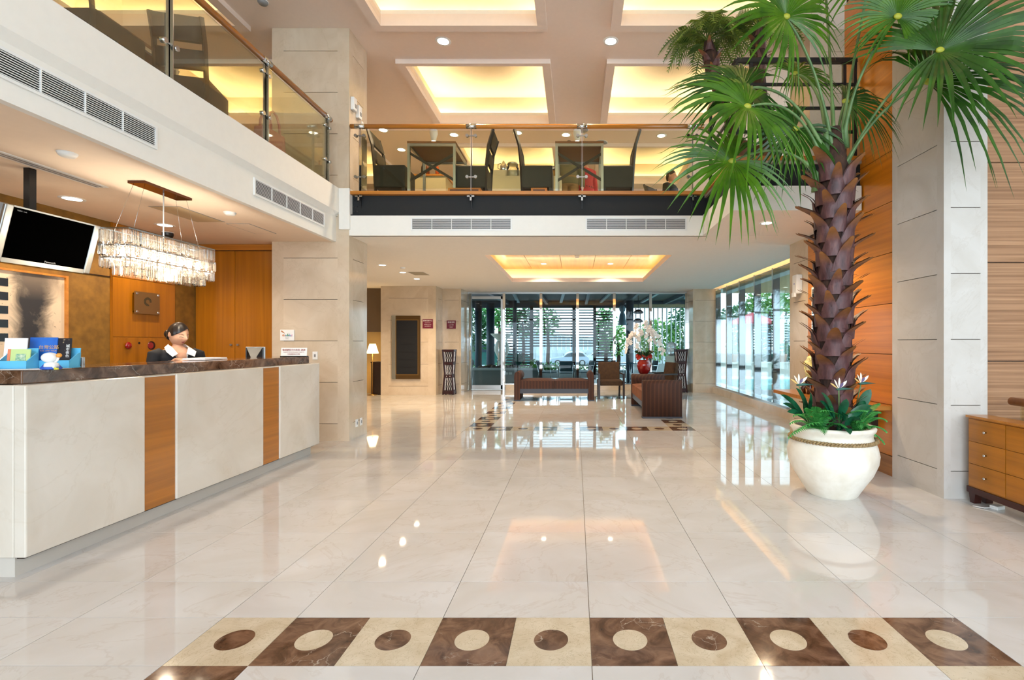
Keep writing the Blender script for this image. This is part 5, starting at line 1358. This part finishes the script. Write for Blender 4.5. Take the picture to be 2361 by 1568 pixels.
# ---- feather palms on the forward bay
FEATH = leafmat('feather_leaf', '#7f9a3f', '#3f5f22', .5, 10)
def feather_palm(lbl, base, top, nfr, L, seed):
    r = random.Random(seed); t = thing('feather_palm', lbl, 'palm', base, 0, 'feather palms on the gallery bay')
    b0, tp = Vector((0, 0, .3)), Vector(top)-Vector(base)
    B().lathe([(.13, 0), (.17, .04), (.2, .36), (.21, .38), (.18, .37)], 24).obj('pot', mat('clay_pot', '#7b5238', .7), t)
    pts = [b0.lerp(tp, k/8)+Vector((.03*math.sin(k*.8), 0, 0)) for k in range(9)]
    B().tube(pts, [.07]*5+[.08, .09, .09, .05], 12).obj('trunk', BARK, t)
    for k in range(14):
        a = k*2.4; z = tp.z-.5+.035*k; p = b0.lerp(tp, (z-.3)/(tp.z-.3)); o = link('leaf_base', bms[k % 4], None, t, (p.x, p.y, z-.1), (0, 0, a)); o.scale = (.62, .62, .55)
    for k in range(nfr):
        a = k*2.39996; el = r.uniform(.05, 1.0); Lk = L*r.uniform(.8, 1.1)
        d = Vector((math.cos(a)*math.cos(el), math.sin(a)*math.cos(el), math.sin(el)))
        p1 = tp+d*Lk*.55+Vector((0, 0, .12)); p2 = tp+Vector((d.x*Lk, d.y*Lk, d.z*Lk*.35-.38*Lk))
        n = 22; q = bez(tp, p1, p2, n); b = B().tube(q, [.007]*n+[.002], 5, False)
        for i in range(3, n+1):
            dd = (q[i]-q[i-1]).normalized(); s = dd.cross(Vector((0, 0, 1))); s = s.normalized() if s.length > .05 else Vector((1, 0, 0)); up = s.cross(dd)
            ln = .21*math.sin(PI*(.15+.8*i/n))
            for sg in (-1, 1):
                e = (s*sg+dd*.55+up*.15).normalized(); c = q[i]; w_ = dd*.008; tip = c+e*ln+Vector((0, 0, -.35*ln))
                b.add([c-w_, c+w_, (c+e*ln*.6+w_*.8)+Vector((0, 0, -.03*ln)), tip, c+e*ln*.6-w_*.8+Vector((0, 0, -.03*ln))], [(0, 1, 2, 3, 4)])
        b.obj('frond', FEATH, t, merge=False)
feather_palm('shaggy feather palm leaning over the corner of the gallery bay', (2.02, 6.15, ZM-.01), (X(1632, 5.95), 5.95, Z(95, 5.95)), 24, .62, 3)
feather_palm('second feather palm standing deeper in the gallery bay', (2.42, 6.25, ZM-.01), (X(1748, 6.2), 6.2, Z(62, 6.2)), 18, .55, 8)
# ================================================================== CEILING FIXTURES
LENS = emit('downlight_lens', (1.0, .93, .80), 14.0)
def downlight(lbl, x, y, z, r=.085, power=40, grp='ceiling downlights', col=(1, .80, .58), spot=1.9):
    t = thing('downlight', lbl, 'downlight', (x, y, z), 0, grp)
    B().lathe([(r*.8, -.004), (r, -.006), (r*1.12, -.002), (r*1.12, .0)], 28, close=False).obj('trim_ring', WHITEP, t)
    B().lathe([(0, -.003), (r*.82, -.003)], 28, close=False).obj('lens', LENS, t)
    if power: light('downlight_beam', 'SPOT', (0, 0, -.03), power, col, .05, (0, 0, 0), t, spot_size=spot, spot_blend=.6)
    return t
for lbl, x, y in (('nearest downlight under the gallery left of the lounge', -3.68, 9.29), ('middle downlight under the gallery left of the lounge', -3.63, 10.25), ('farthest downlight under the gallery left of the lounge', -3.67, 11.28), ('downlight under the forward bay beside the palm trunk', 2.37, 6.05)):
    downlight(lbl, x, y, ZL-.0005, .075, 130, col=(1, .74, .46), spot=2.5)
for lbl, x, y in (('left downlight in the wood lined cove', -.74, 11.35), ('right downlight in the wood lined cove', .81, 11.35)): downlight(lbl, x, y, ZL+.359, .07, 150, col=(1, .76, .5), spot=2.4)
for lbl, x, y in (('downlight in the upper ceiling between the left coffers', -1.91, 7.04), ('downlight in the upper ceiling between the right coffers', .507, 7.04)):
    downlight(lbl, x, y, ZU-.0005, .10, 220)
for lbl, x, y in (('gallery downlight seen at the left end through the glass', -3.93, 9.97), ('gallery downlight above the left table', -2.54, 10.2), ('gallery downlight deep at the left wall', -3.92, 10.98), ('gallery downlight beside the middle coffer', -.2, 10.2), ('gallery downlight behind the palm leaves', 1.8, 10.24), ('gallery downlight over the buffet', -1.2, 10.1)):
    downlight(lbl, x, y, ZU-.0005, .10, 170)
downlight('reception downlight above the painting wall', -4.9, 4.75, 2.7595, .09, 55, spot=2.4)
downlight('reception downlight above the receptionist', -4.89, 5.81, 2.7595, .09, 55, spot=2.4)
downlight('reception downlight nearest the viewer', -4.9, 3.3, 2.7595, .09, 26, spot=2.4)
def disc(name, lbl, cat, x, y, z, r, h, m, grp=None):
    t = thing(name, lbl, cat, (x, y, z), 0, grp)
    B().lathe([(r, 0), (r, -h*.5), (r*.75, -h), (0, -h)], 24, close=False).obj('cover', m, t); B().lathe([(r*1.08, 0), (r*1.08, -.006), (r*.9, -.007)], 24, close=False).obj('mounting_ring', WHITEP, t)
disc('smoke_detector', 'white smoke detector on the reception ceiling, nearer one', 'smoke detector', -3.76, 3.61, 2.76, .055, .03, WHITEP)
disc('smoke_detector', 'white smoke detector on the reception ceiling, farther one', 'smoke detector', -3.72, 5.25, 2.76, .055, .03, WHITEP)
disc('smoke_detector', 'white sensor between the downlights under the gallery', 'smoke detector', -3.4, 9.6, ZL, .05, .03, WHITEP)
disc('smoke_detector', 'white sensor in the wood lined cove', 'smoke detector', .03, 10.3, ZL+.36, .05, .05, WHITEP)
disc('dome_camera', 'dark dome camera in the far reception ceiling corner', 'camera', -5.18, 6.2, 2.76, .06, .07, BLACKP)
disc('ceiling_speaker', 'round grey speaker on the upper ceiling beyond the handrail', 'speaker', .13, 9.95, ZU, .13, .03, GREYP)
disc('ceiling_speaker', 'round grey speaker deeper over the gallery', 'speaker', .55, 10.6, ZU, .14, .03, GREYP)
disc('smoke_detector', 'grey sensor on the upper ceiling near the left railing', 'smoke detector', X(606, 6.22), 6.22, ZU, .06, .04, GREYP)
def hatch(lbl, x0, x1, y0, y1, z, m=CEIL):
    t = thing('ceiling_hatch', lbl, 'access hatch', ((x0+x1)/2, (y0+y1)/2, z)); a, b = (x1-x0)/2, (y1-y0)/2
    B().box(-a, a, -b, b, -.004, .0).obj('hatch_panel', m, t); B().box(-a-.012, a+.012, -b-.012, b+.012, -.002, .001).obj('hatch_frame', GREYP, t)
BEI = mat('beige_hatch', '#c9b28e', .7)
hatch('beige access hatch in the reception ceiling behind the chandelier', -4.38, -4.08, 5.02, 5.65, 2.76, BEI)
hatch('beige access hatch near the far reception ceiling', -4.1, -3.85, 5.75, 6.25, 2.76, mat('reception_ceiling_paint', '#f0dcc6'))
hatch('small grey hatch under the gallery near the downlights', -3.5, -3.2, 10.2, 10.65, ZL, mat('grey_hatch', '#a59a86', .7))
sd = thing('slot_diffuser', 'long white slot diffuser in the reception ceiling', 'air diffuser', (-4.27, 3.9, 2.76))
B().box(-.06, .06, -.55, .5, -.006, .0).obj('frame', WHITEP, sd); B().box(-.03, -.008, -.53, .48, -.008, -.005).obj('slot', GREYP, sd); B().box(.008, .03, -.53, .48, -.008, -.005).obj('slot', GREYP, sd)
# ---- louvred vents
def vent(lbl, loc, rz, w_, h_, ns=10, nd=4):
    t = thing('air_vent', lbl, 'air vent', loc, rz, 'louvred vents in the gallery fascias'); e = .018
    B().box(-w_/2-e, w_/2+e, -.012, .001, -h_/2-e, -h_/2).box(-w_/2-e, w_/2+e, -.012, .001, h_/2, h_/2+e).box(-w_/2-e, -w_/2, -.012, .001, -h_/2, h_/2).box(w_/2, w_/2+e, -.012, .001, -h_/2, h_/2).obj('frame', WHITEP, t)
    B().box(-w_/2, w_/2, -.001, .0015, -h_/2, h_/2).obj('dark_back', BLACKP, t)
    me = B().obox((0, -.006, 0), (w_, .008, .0048), (.25, 0, 0)).mesh('slat'); me.materials.append(WHITEP)
    for k in range(ns): link('slat', me, None, t, (0, 0, -h_/2+h_*(k+.5)/ns))
    for k in range(1, nd+1): B().box(-w_/2+w_*k/(nd+1)-.003, -w_/2+w_*k/(nd+1)+.003, -.013, 0, -h_/2, h_/2).obj('divider', WHITEP, t)
vent('white louvred vent in the front fascia, left one', (-1.577, YF-.001, 3.0), 0, 1.36, .145)
vent('white louvred vent in the front fascia, right one', (.837, YF-.001, 3.0), 0, 1.36, .145)
vent('white louvred vent in the left fascia, nearest the viewer', (-3.311, 3.15, 2.97), PI/2, 1.37, .145)
vent('white louvred vent in the left fascia near the column', (-3.311, 5.72, 2.97), PI/2, 1.37, .145)
# ---- boxes high on the column side
for k, (yy, zz) in enumerate(((6.84, 4.70), (7.0, 4.66))):
    t = thing('emergency_light', 'white wall box high on the column side, %s one' % ('nearer', 'farther')[k], 'wall box', (-3.132, yy, zz), PI/2)
    B().box(-.05, .05, -.05, 0, -.09, .09).obj('housing', WHITEP, t, bevel=.008); B().box(-.025, .025, -.056, -.048, -.05, .0).obj('switch', GREYP, t)
socket('white switch plate high on the column side', (-3.131, 7.16, 4.55), PI/2)
def spotlamp(lbl, x, y):
    t = thing('ceiling_spotlight', lbl, 'spotlight', (x, y, ZU), 0, 'white spotlights above the gallery')
    B().cyl((0, 0, 0), (0, 0, -.1), .02).obj('stem', WHITEP, t); B().lathe([(.075, -.1), (.08, -.17), (.06, -.24), (.045, -.32)], 18).obj('housing', WHITEP, t)
    B().lathe([(0, -.322), (.04, -.322)], 16, close=False).obj('lens', LENS, t)
spotlamp('white ceiling spotlight above the left gallery table', X(1000, 9.75), 9.75)
spotlamp('white ceiling spotlight above the right gallery table', X(1331, 9.75), 9.75)
# ================================================================== OUTSIDE
struct(B().box(-30, 40, 14.5, 30, -.3, -.02).box(4.2, 40, -4.4, 14.5, -.3, -.02).box(-40, 40, -40, -4.5, -.3, -.02).obj('ground', mat('pale_paving', '#cfcfca', .7, col2='#bdbdb8', nscale=3)), 'pale paving of the terrace and street')  # street paving made paler to bounce sky light up to the lobby ceiling
# canopy over the rear terrace
STB = mat('blue_grey_steel', '#3a4450', .45)
cn = struct(B().box(-7, 4.6, 14.5, 18.9, 2.98, 3.06).obj('ceiling_canopy', mat('dark_canopy', '#20262c', .6)), 'dark steel canopy over the rear terrace')
for x_ in (-4.2, -2.6, -1.1, .4, 1.9, 3.4):
    B().box(x_-.05, x_+.05, 14.6, 18.9, 2.84, 2.98).obj('beam', STB, cn)
for x_ in (-1.9, -.35, 1.1, 2.6): B().bar((x_, 14.7, 2.93), (x_*1.05-.2, 18.8, 2.93), .1, .06).obj('light_beam', mat('pale_steel', '#97a5ad', .4), cn)
B().box(-7, 4.6, 18.75, 18.95, 2.72, 2.98).obj('edge_beam', STB, cn)
def post(lbl, px, y, r, h=2.86):
    t = thing('steel_post', lbl, 'post', (X(px, y), y, -.02), 0, 'blue grey posts of the terrace'); B().cyl((0, 0, 0), (0, 0, h), r, 20).obj('shaft', STB, t); B().cyl((0, 0, 0), (0, 0, .03), r*1.5, 20).obj('base_plate', STB, t)
post('blue grey steel post seen through the glass door, left one', 1103, 17.2, .12)
post('blue grey steel post seen through the glass door, right one', 1131, 18.1, .15)
post('brown steel post behind the first fixed pane', 1187, 17.0, .07)
post('blue grey steel post behind the orchid', 1452, 17.0, .13)
SLAT = mat('dark_red_slats', '#3c2a26', .6)
def screen(lbl, px0, px1, y, z0, z1, pitch=.105, m=SLAT):
    x0, x1 = X(px0, y), X(px1, y); t = thing('slat_screen', lbl, 'screen', ((x0+x1)/2, y, -.02), 0, 'horizontal slat screens outside'); w_ = (x1-x0)/2
    for s_ in (-1, 1): B().box(s_*w_-.04, s_*w_+.04, -.04, .04, 0, z1+.1).obj('post', SLAT, t)
    b = B(); n = int((z1-z0)/pitch)
    for k in range(n): b.box(-w_, w_, -.012, .012, z0+k*pitch, z0+k*pitch+.05)
    tag(b.obj('slats', m, t), kind='stuff'); return t
screen('slat screen seen through the pane next to the door', 1160, 1224, 18.6, .5, 2.72)
screen('wide slat screen behind the middle panes', 1227, 1322, 18.6, 1.25, 2.72)
screen('slat screen behind the fourth pane', 1325, 1370, 18.6, 1.25, 2.72)
screen('slat screen reaching low behind the armchair', 1372, 1416, 18.6, .45, 2.72)
screen('slat screen at the far left beside the door', 1040, 1086, 18.6, .9, 2.72)
screen('slat screen at the far right corner of the terrace', 1584, 1606, 18.6, .9, 2.72)
pf = thing('pole_fence', 'fence of upright white poles behind the orchid', 'fence', (X(1540, 18.2), 18.2, -.02))
for k in range(13):
    x_ = X(1466+k*10.2, 18.2)-X(1540, 18.2); B().cyl((x_, 0, .6), (x_, .0, 2.72), .022, 8).obj('pole', mat('white_pole', '#d9dcd8', .5), pf)
B().box(X(1462, 18.2)-X(1540, 18.2), X(1600, 18.2)-X(1540, 18.2), -.12, .12, 0, .62).obj('base_wall', mat('rendered_wall', '#c3c6c4', .8), pf)
B().box(X(1462, 18.2)-X(1540, 18.2), X(1600, 18.2)-X(1540, 18.2), -.05, .05, 2.72, 2.83).obj('top_lattice', mat('tan_lattice', '#9c8a68', .7), pf)
# raised street with ramp wall
struct(B().box(-90, 90, 30, 160, -1.0, -.8).obj('ground_street', mat('asphalt', '#70767a', .8)), 'lower street behind the terrace')
rw = thing('ramp_wall', 'grey concrete ramp wall with upright panels beyond the street', 'wall', (0, 56, -.8))
CONC = mat('pale_concrete', '#b4bcbd', .8, col2='#9aa3a5', nscale=2)
for k in range(22):
    x0 = -6.6+k*.5; top = 3.7-.068*k; B().box(x0+.015, x0+.485, 0, .3, 0, top).obj('wall_panel', CONC, rw)
B().prism([(-6.6, 3.65), (4.4, 2.15), (4.4, 2.5), (-6.6, 4.0)], 'y', -.1, .4).obj('coping', mat('light_concrete', '#cfd4d4', .8), rw)
def foliage(n, rx, ry, rz_, s, seed, hollow=.5):
    r = random.Random(seed); b = B()
    for _ in range(n):
        d = Vector((r.gauss(0, 1), r.gauss(0, 1), r.gauss(0, 1))).normalized()*r.uniform(hollow, 1); c = Vector((d.x*rx, d.y*ry, d.z*rz_))
        a = Vector((r.gauss(0, 1), r.gauss(0, 1), r.gauss(0, .6))).normalized(); q = a.cross(Vector((r.gauss(0, 1), r.gauss(0, 1), r.gauss(0, 1)))).normalized(); L = s*r.uniform(.6, 1.3)
        b.add([c, c+a*L*.5+q*L*.25, c+a*L, c+a*L*.5-q*L*.25], [(0, 1, 2, 3)])
    return b
TG = [leafmat('tree_leaf_mid', '#5d9a4a', '#2f6b33', .5, 4), leafmat('tree_leaf_dark', '#3f7a45', '#1f5230', .5, 4), leafmat('tree_leaf_light', '#8fbf62', '#5a9340', .5, 4)]
hb_ = thing('hedge_bed', 'low clipped hedge bed along the back edge of the terrace', 'hedge', (0, 19.6, -.02), 0)
B().box(-5, 2.2, -.2, .4, 0, .3).obj('kerb', mat('grey_render', '#8d9190', .8), hb_)
tag(foliage(1500, 3.6, .25, .2, .12, 77, .0).obj('leaves', TG[0], hb_, loc=(-1.4, .1, .38), merge=False), kind='stuff')
def tree(lbl, x, y, z0, zc, rx, rz_, g, n=700, s=.22, seed=1, cat='tree', nm='tree'):
    t = thing(nm, lbl, cat, (x, y, z0), 0, 'trees and shrubs outside')
    if nm == 'tree': B().tube([(0, 0, 0), (.05, 0, (zc-z0)*.5), (0, 0, zc-z0)], [.1, .08, .04], 8).obj('trunk', BARK, t)
    o = foliage(n, rx, rx*.7, rz_, s, seed).obj('foliage', TG[g], t, loc=(0, 0, zc-z0), merge=False); tag(o, kind='stuff'); return t
tree('green tree behind the slats of the first fixed pane', X(1205, 22), 22, -.02, 2.3, .6, .8, 1, 500, .2, 1)
tree('green tree behind the wide slat screen', X(1262, 23), 23, -.02, 2.4, .6, .7, 0, 400, .2, 2)
tree('conical green tree behind the low slat screen', X(1395, 21.5), 21.5, -.02, 1.9, .5, 1.1, 0, 700, .2, 3)
tree('light green shrub between slat screen and blue post', X(1424, 20.5), 20.5, -.02, 1.5, .35, .8, 2, 450, .16, 4)
tree('dense green hedge behind the white poles', X(1520, 19.6), 19.6, -.02, 1.5, 1.0, .9, 2, 1300, .18, 5, 'hedge', 'hedge')
tree('darker green hedge at the right of the white poles', X(1575, 19.8), 19.8, -.02, 1.8, .7, 1.2, 1, 900, .18, 6, 'hedge', 'hedge')
tree('green tree outside the glass door', X(1098, 20), 20, -.02, 2.0, .6, 1.1, 1, 700, .2, 7)
tree('round clipped shrub on the planter', X(1232, 16.2), 16.2, .5, .68, .16, .16, 2, 260, .06, 8, 'shrub', 'shrub')
tree('tall rounded tree above the left slats', X(1150, 24), 24, -.02, 2.9, .9, .9, 0, 600, .25, 9)
# planter with rocks, reeds, vase
pl = thing('stone_planter', 'low stone planter wall outside the glass door', 'planter', (X(1172, 16), 16, -.02))
B().box(-1.15, 1.05, -.12, .6, 0, .5).obj('planter_wall', mat('grey_render', '#8d9190', .8), pl); B().box(-1.2, 1.1, -.18, .1, .5, .57).obj('coping', mat('light_concrete', '#cfd4d4', .8), pl)
for k in range(2): B().box(-.1+k*.13, .01+k*.13, -.125, -.115, .36, .43).obj('wall_outlet', WHITEP, pl)
r_ = random.Random(4)
for k in range(9):
    x_ = X(1108+k*10, 16.2); rk = tag(B().sphere((0, 0, .05), (r_.uniform(.09, .16), .1, r_.uniform(.06, .12)), 9, 6).obj('garden_rock', mat('brown_rock', '#6b5c52', .9, bmp=.6, nscale=9), None, loc=(x_, 16.2+r_.uniform(-.05, .15), .5)), ('leftmost', 'second', 'third', 'fourth', 'fifth', 'sixth', 'seventh', 'eighth', 'rightmost')[k]+' rough brown rock in the row on the planter outside', 'rock', 'rocks on the planter')
rd = thing('reed_clump', 'clump of teal reed leaves on the planter', 'plant', (X(1196, 16.3), 16.35, .5))
for k in range(16):
    a = k*.39; broad_leaf((0, 0, 0), (.28*math.cos(a)*r_.uniform(.4, 1), .1*math.sin(a), r_.uniform(.35, .6)), .022, .05, 6).obj('blade', leafmat('teal_reed', '#2f6f62', '#1c4a44', .4, 6), rd, merge=False)
vs_ = thing('garden_vase', 'white patterned vase on a pedestal outside the glass door', 'vase', (X(1157, 17.4), 17.4, -.02))
B().lathe([(.2, 0), (.2, .1), (.14, .16), (.14, .75), (.18, .8)], 20).obj('pedestal', mat('white_stoneware', '#d9d5c8', .5), vs_)
B().lathe([(.12, .8), (.17, .9), (.26, 1.1), (.27, 1.25), (.2, 1.42), (.16, 1.48), (.2, 1.52), (.38, 1.68), (.4, 1.72), (.34, 1.7)], 32).obj('vase_body', mat('patterned_porcelain', '#e8e2d2', .3, col2='#4a4a3c', nscale=7, lo=.30, hi=.34), vs_)
# cars
def car(lbl, loc, rz, paint, L=4.0, group='parked cars'):
    t = thing('car', lbl, 'car', loc, rz, group)
    prof = [(-.5, .25), (-.5, .62), (-.44, .74), (-.28, .82), (-.18, .86), (-.08, 1.22), (.02, 1.36), (.24, 1.38), (.36, 1.28), (.46, .92), (.5, .8), (.5, .3), (.4, .2), (-.42, .2)]
    P = [(a*L, b) for a, b in prof]; b = B(); n = len(P)
    ring = lambda y, k, zk: [(x_*(1-.02*k), y, .2+(z_-.2)*zk if z_ > .9 else z_) for x_, z_ in P]
    rows = [ring(-.84, 1, .93), ring(-.7, .3, 1), ring(0, 0, 1.03), ring(.7, .3, 1), ring(.84, 1, .93)]
    vs = [v for r in rows for v in r]; fs = [(i*n+k, i*n+(k+1) % n, (i+1)*n+(k+1) % n, (i+1)*n+k) for i in range(4) for k in range(n)]
    b.add(vs, fs, True).add(rows[0], [tuple(range(n))]).add(rows[4], [tuple(range(n))]); b.obj('body', paint, t)
    GW = mat('car_window', '#2c3a42', .1)
    for s_ in (-1, 1):
        B().prism([(-.15*L, .88), (.40*L, .92), (.33*L, 1.22), (.22*L, 1.30), (.02*L, 1.28), (-.06*L, 1.16)], 'y', s_*.80, s_*.855).obj('side_window', GW, t)
        for a in (-.31, .32):
            wh = B().cyl((a*L, s_*.68, .3), (a*L, s_*.88, .3), .3, 24).obj('wheel', BLACKP, t); B().cyl((a*L, s_*.87, .3), (a*L, s_*.89, .3), .19, 20).obj('hub_cap', BRUSH, wh)
    B().obox((-.125*L, 0, 1.04), (.02, 1.25, .42), (0, -.85, 0)).obj('windscreen', GW, t); B().obox((.405*L, 0, 1.1), (.02, 1.25, .36), (0, .6, 0)).obj('rear_window', GW, t)
    for s_ in (-1, 1): B().obox((-.485*L, s_*.6, .66), (.08, .3, .14)).obj('headlamp', WHITEP, t)
    return t
car('small grey car parked in front of the ramp wall', (X(1312, 47), 47, -.8), .1, mat('grey_car_paint', '#8c99a5', .25, coat=.6), 3.7)
car('silver car parked farther right by the ramp wall', (X(1376, 53), 53.4, -.8), .0, mat('silver_car_paint', '#c3c9cc', .25, .3, coat=.6), 4.3)
car('dark green car parked beyond the planter', (X(1140, 27.5), 27.5, -.02), .1+PI, mat('green_car_paint', '#16504c', .25, coat=.6), 4.2)
# cafe chairs and table
TEAL = mat('teal_weave', '#1f4650', .6)
def cafe_chair(lbl, loc, rz):
    t = thing('cafe_chair', lbl, 'chair', loc, rz, 'aluminium cafe chairs on the terrace')
    for s_ in (-1, 1):
        B().tube([(s_*.24, -.24, 0), (s_*.25, -.22, .45), (s_*.26, -.2, .65), (s_*.26, .1, .67), (s_*.22, .27, .66), (s_*.2, .3, .8)], .013, 8).obj('leg', STEEL, t)
        B().tube([(s_*.2, .3, 0), (s_*.2, .22, .44), (s_*.2, .3, .8)], .013, 8).obj('leg', STEEL, t)
    B().box(-.22, .22, -.22, .2, .43, .455).obj('seat', TEAL, t, bevel=.006)
    B().grid(lambda u, v: (-.2+.4*u, .25+.05*v-.04*math.cos((u-.5)*PI), .5+.32*v), 6, 4).obj('backrest', TEAL, t)
    return t
cafe_chair('teal cafe chair on the terrace, left of three behind the sofa', (X(1262, 15.6), 15.7, -.02), 1.2)
cafe_chair('teal cafe chair on the terrace, middle of three behind the sofa', (X(1306, 15.5), 15.5, -.02), PI)
cafe_chair('teal cafe chair on the terrace, right of three behind the sofa', (X(1346, 15.6), 15.8, -.02), -1.2)
cafe_chair('teal cafe chair under the round terrace table, left one', (X(1424, 15.9), 15.7, -.02), 1.3)
cafe_chair('teal cafe chair under the round terrace table, right one', (X(1490, 15.9), 15.7, -.02), -1.3)
tb = thing('cafe_table', 'round blue glass cafe table on the terrace', 'table', (X(1455, 15.9), 16.1, -.02))
B().cyl((0, 0, .72), (0, 0, .74), .45, 32).obj('table_top', mat('blue_table_top', '#3d6a80', .1), tb); B().cyl((0, 0, 0), (0, 0, .72), .03).obj('column', STEEL, tb); B().lathe([(.28, 0), (.28, .015), (.04, .03)], 24).obj('foot', STEEL, tb)
bl_ = thing('hanging_bell', 'grey bell lantern hanging under the canopy', 'lantern', (X(1435, 16.8), 16.8, 1.98))
B().lathe([(.16, 0), (.13, .12), (.1, .35), (.06, .45), (.1, .5), (.12, .6), (.05, .68)], 20).obj('bell', mat('bell_grey', '#6f8796', .5), bl_); B().cyl((0, 0, .68), (0, 0, .98), .006, 6).obj('chain', BLACKM, bl_)
for k, (py, nm) in enumerate(((720, 'upper'), (740, 'lower'))):
    ho = thing('hanging_ornament', '%s dark ornament bowl hanging behind the orchid' % nm, 'lamp', (X(1472, 16.4), 16.4+.1*k, Z(py, 16.4)))  # unlit ornaments on cords, bowl shape made up from dark blobs
    B().lathe([(.03, .1), (.1, .07), (.18, .0), (.15, -.04), (.05, -.06)], 20).obj('bowl', mat('bowl_brown', '#3d2226', .5), ho); B().cyl((0, 0, .09), (0, 0, 2.985-Z(py, 16.4)), .006, 6).obj('cord', BLACKM, ho)
# ---- pool side
wt = struct(B().box(4.9, 11.5, 9.0, 18.4, -.03, -.018).obj('floor_pool_water', mat('pool_water', '#1fa9b0', .1, col2='#3cc4c6', nscale=1.2, spec=.15)), 'turquoise pool water outside the right windows')
struct(B().box(4.7, 12, 18.4, 19.3, -.05, .02).box(4.55, 4.9, 8.8, 18.4, -.05, .02).obj('floor_pool_edge', mat('white_coping', '#e6e8e6', .5)), 'white coping around the pool')
struct(B().box(4.5, 16, 20.8, 21.1, -.05, .5).box(4.5, 16, 20.75, 21.15, .5, .56).obj('wall_planter_pool', mat('cream_render', '#cfcbc0', .8)), 'low cream planter wall beyond the pool')
for k, px in enumerate((1722, 1796, 1662)):
    t = thing('white_pillar', 'white pillar beyond the pool, %s one' % ('middle', 'right', 'left')[k], 'pillar', (X(px, 22.0), 22.0, -.02), 0, 'white pillars beyond the pool'); B().box(-.17, .17, -.17, .17, 0, 2.3).obj('shaft', WHITEP, t); B().box(-.22, .22, -.22, .22, 2.3, 2.42).obj('capital', WHITEP, t)
screen('slat screen beyond the pool behind the white pillars', 1715, 1770, 22.6, 1.9, 2.6, .12, mat('white_slats', '#cfd4d2', .6))
screen('slat screen beyond the pool at the column edge', 1775, 1835, 22.6, 1.5, 2.8, .12, mat('white_slats', '#cfd4d2', .6))
for k, (px, y, zc, rx, rz_, g) in enumerate(((1690, 24, 1.9, .9, 1.3, 1), (1735, 25, 2.6, 1.2, 1.2, 0), (1775, 24.5, 3.2, 1.3, 1.3, 2), (1812, 24, 2.9, 1.3, 1.6, 2), (1755, 23.4, 1.4, 1.0, .9, 1), (1830, 23.4, 1.4, 1.0, 1.0, 1))):
    tree(('dark green tree beyond the pool at the left pane', 'green tree beyond the pool, second from left', 'light green broad tree beyond the pool', 'tall light green tree beside the right column', 'dark shrub between the white pillars', 'dark shrub next to the right column')[k], X(px, y), y, -.02, zc, rx, rz_, g, 700, .26, 20+k)
ps = thing('parasol', 'red parasol beyond the pool', 'parasol', (X(1735, 21.8), 21.8, -.02))
B().lathe([(1.15, 2.22), (1.12, 2.3), (.5, 2.58), (0.02, 2.75)], 8, close=False, smooth=False).obj('canopy', mat('red_canvas', '#b83a44', .7), ps); B().cyl((0, 0, 0), (0, 0, 2.7), .025).obj('pole', WHITEP, ps); B().lathe([(.3, 0), (.3, .06), (.05, .1)], 16).obj('base', GREYP, ps)
for k, px in enumerate((1803, 1690)):
    t = thing('flower_pot', 'terracotta plant pot on the pool wall, %s one' % ('right', 'left')[k], 'plant pot', (X(px, 20.95), 20.95, .56), 0, 'pots on the pool wall'); B().lathe([(.14, 0), (.2, .3), (.22, .34), (.19, .34)], 20).obj('pot', mat('terracotta', '#b5866e', .8), t)
    tag(foliage(160, .3, .25, .3, .14, 40+k).obj('foliage', TG[0], t, loc=(0, 0, .55), merge=False), kind='stuff')
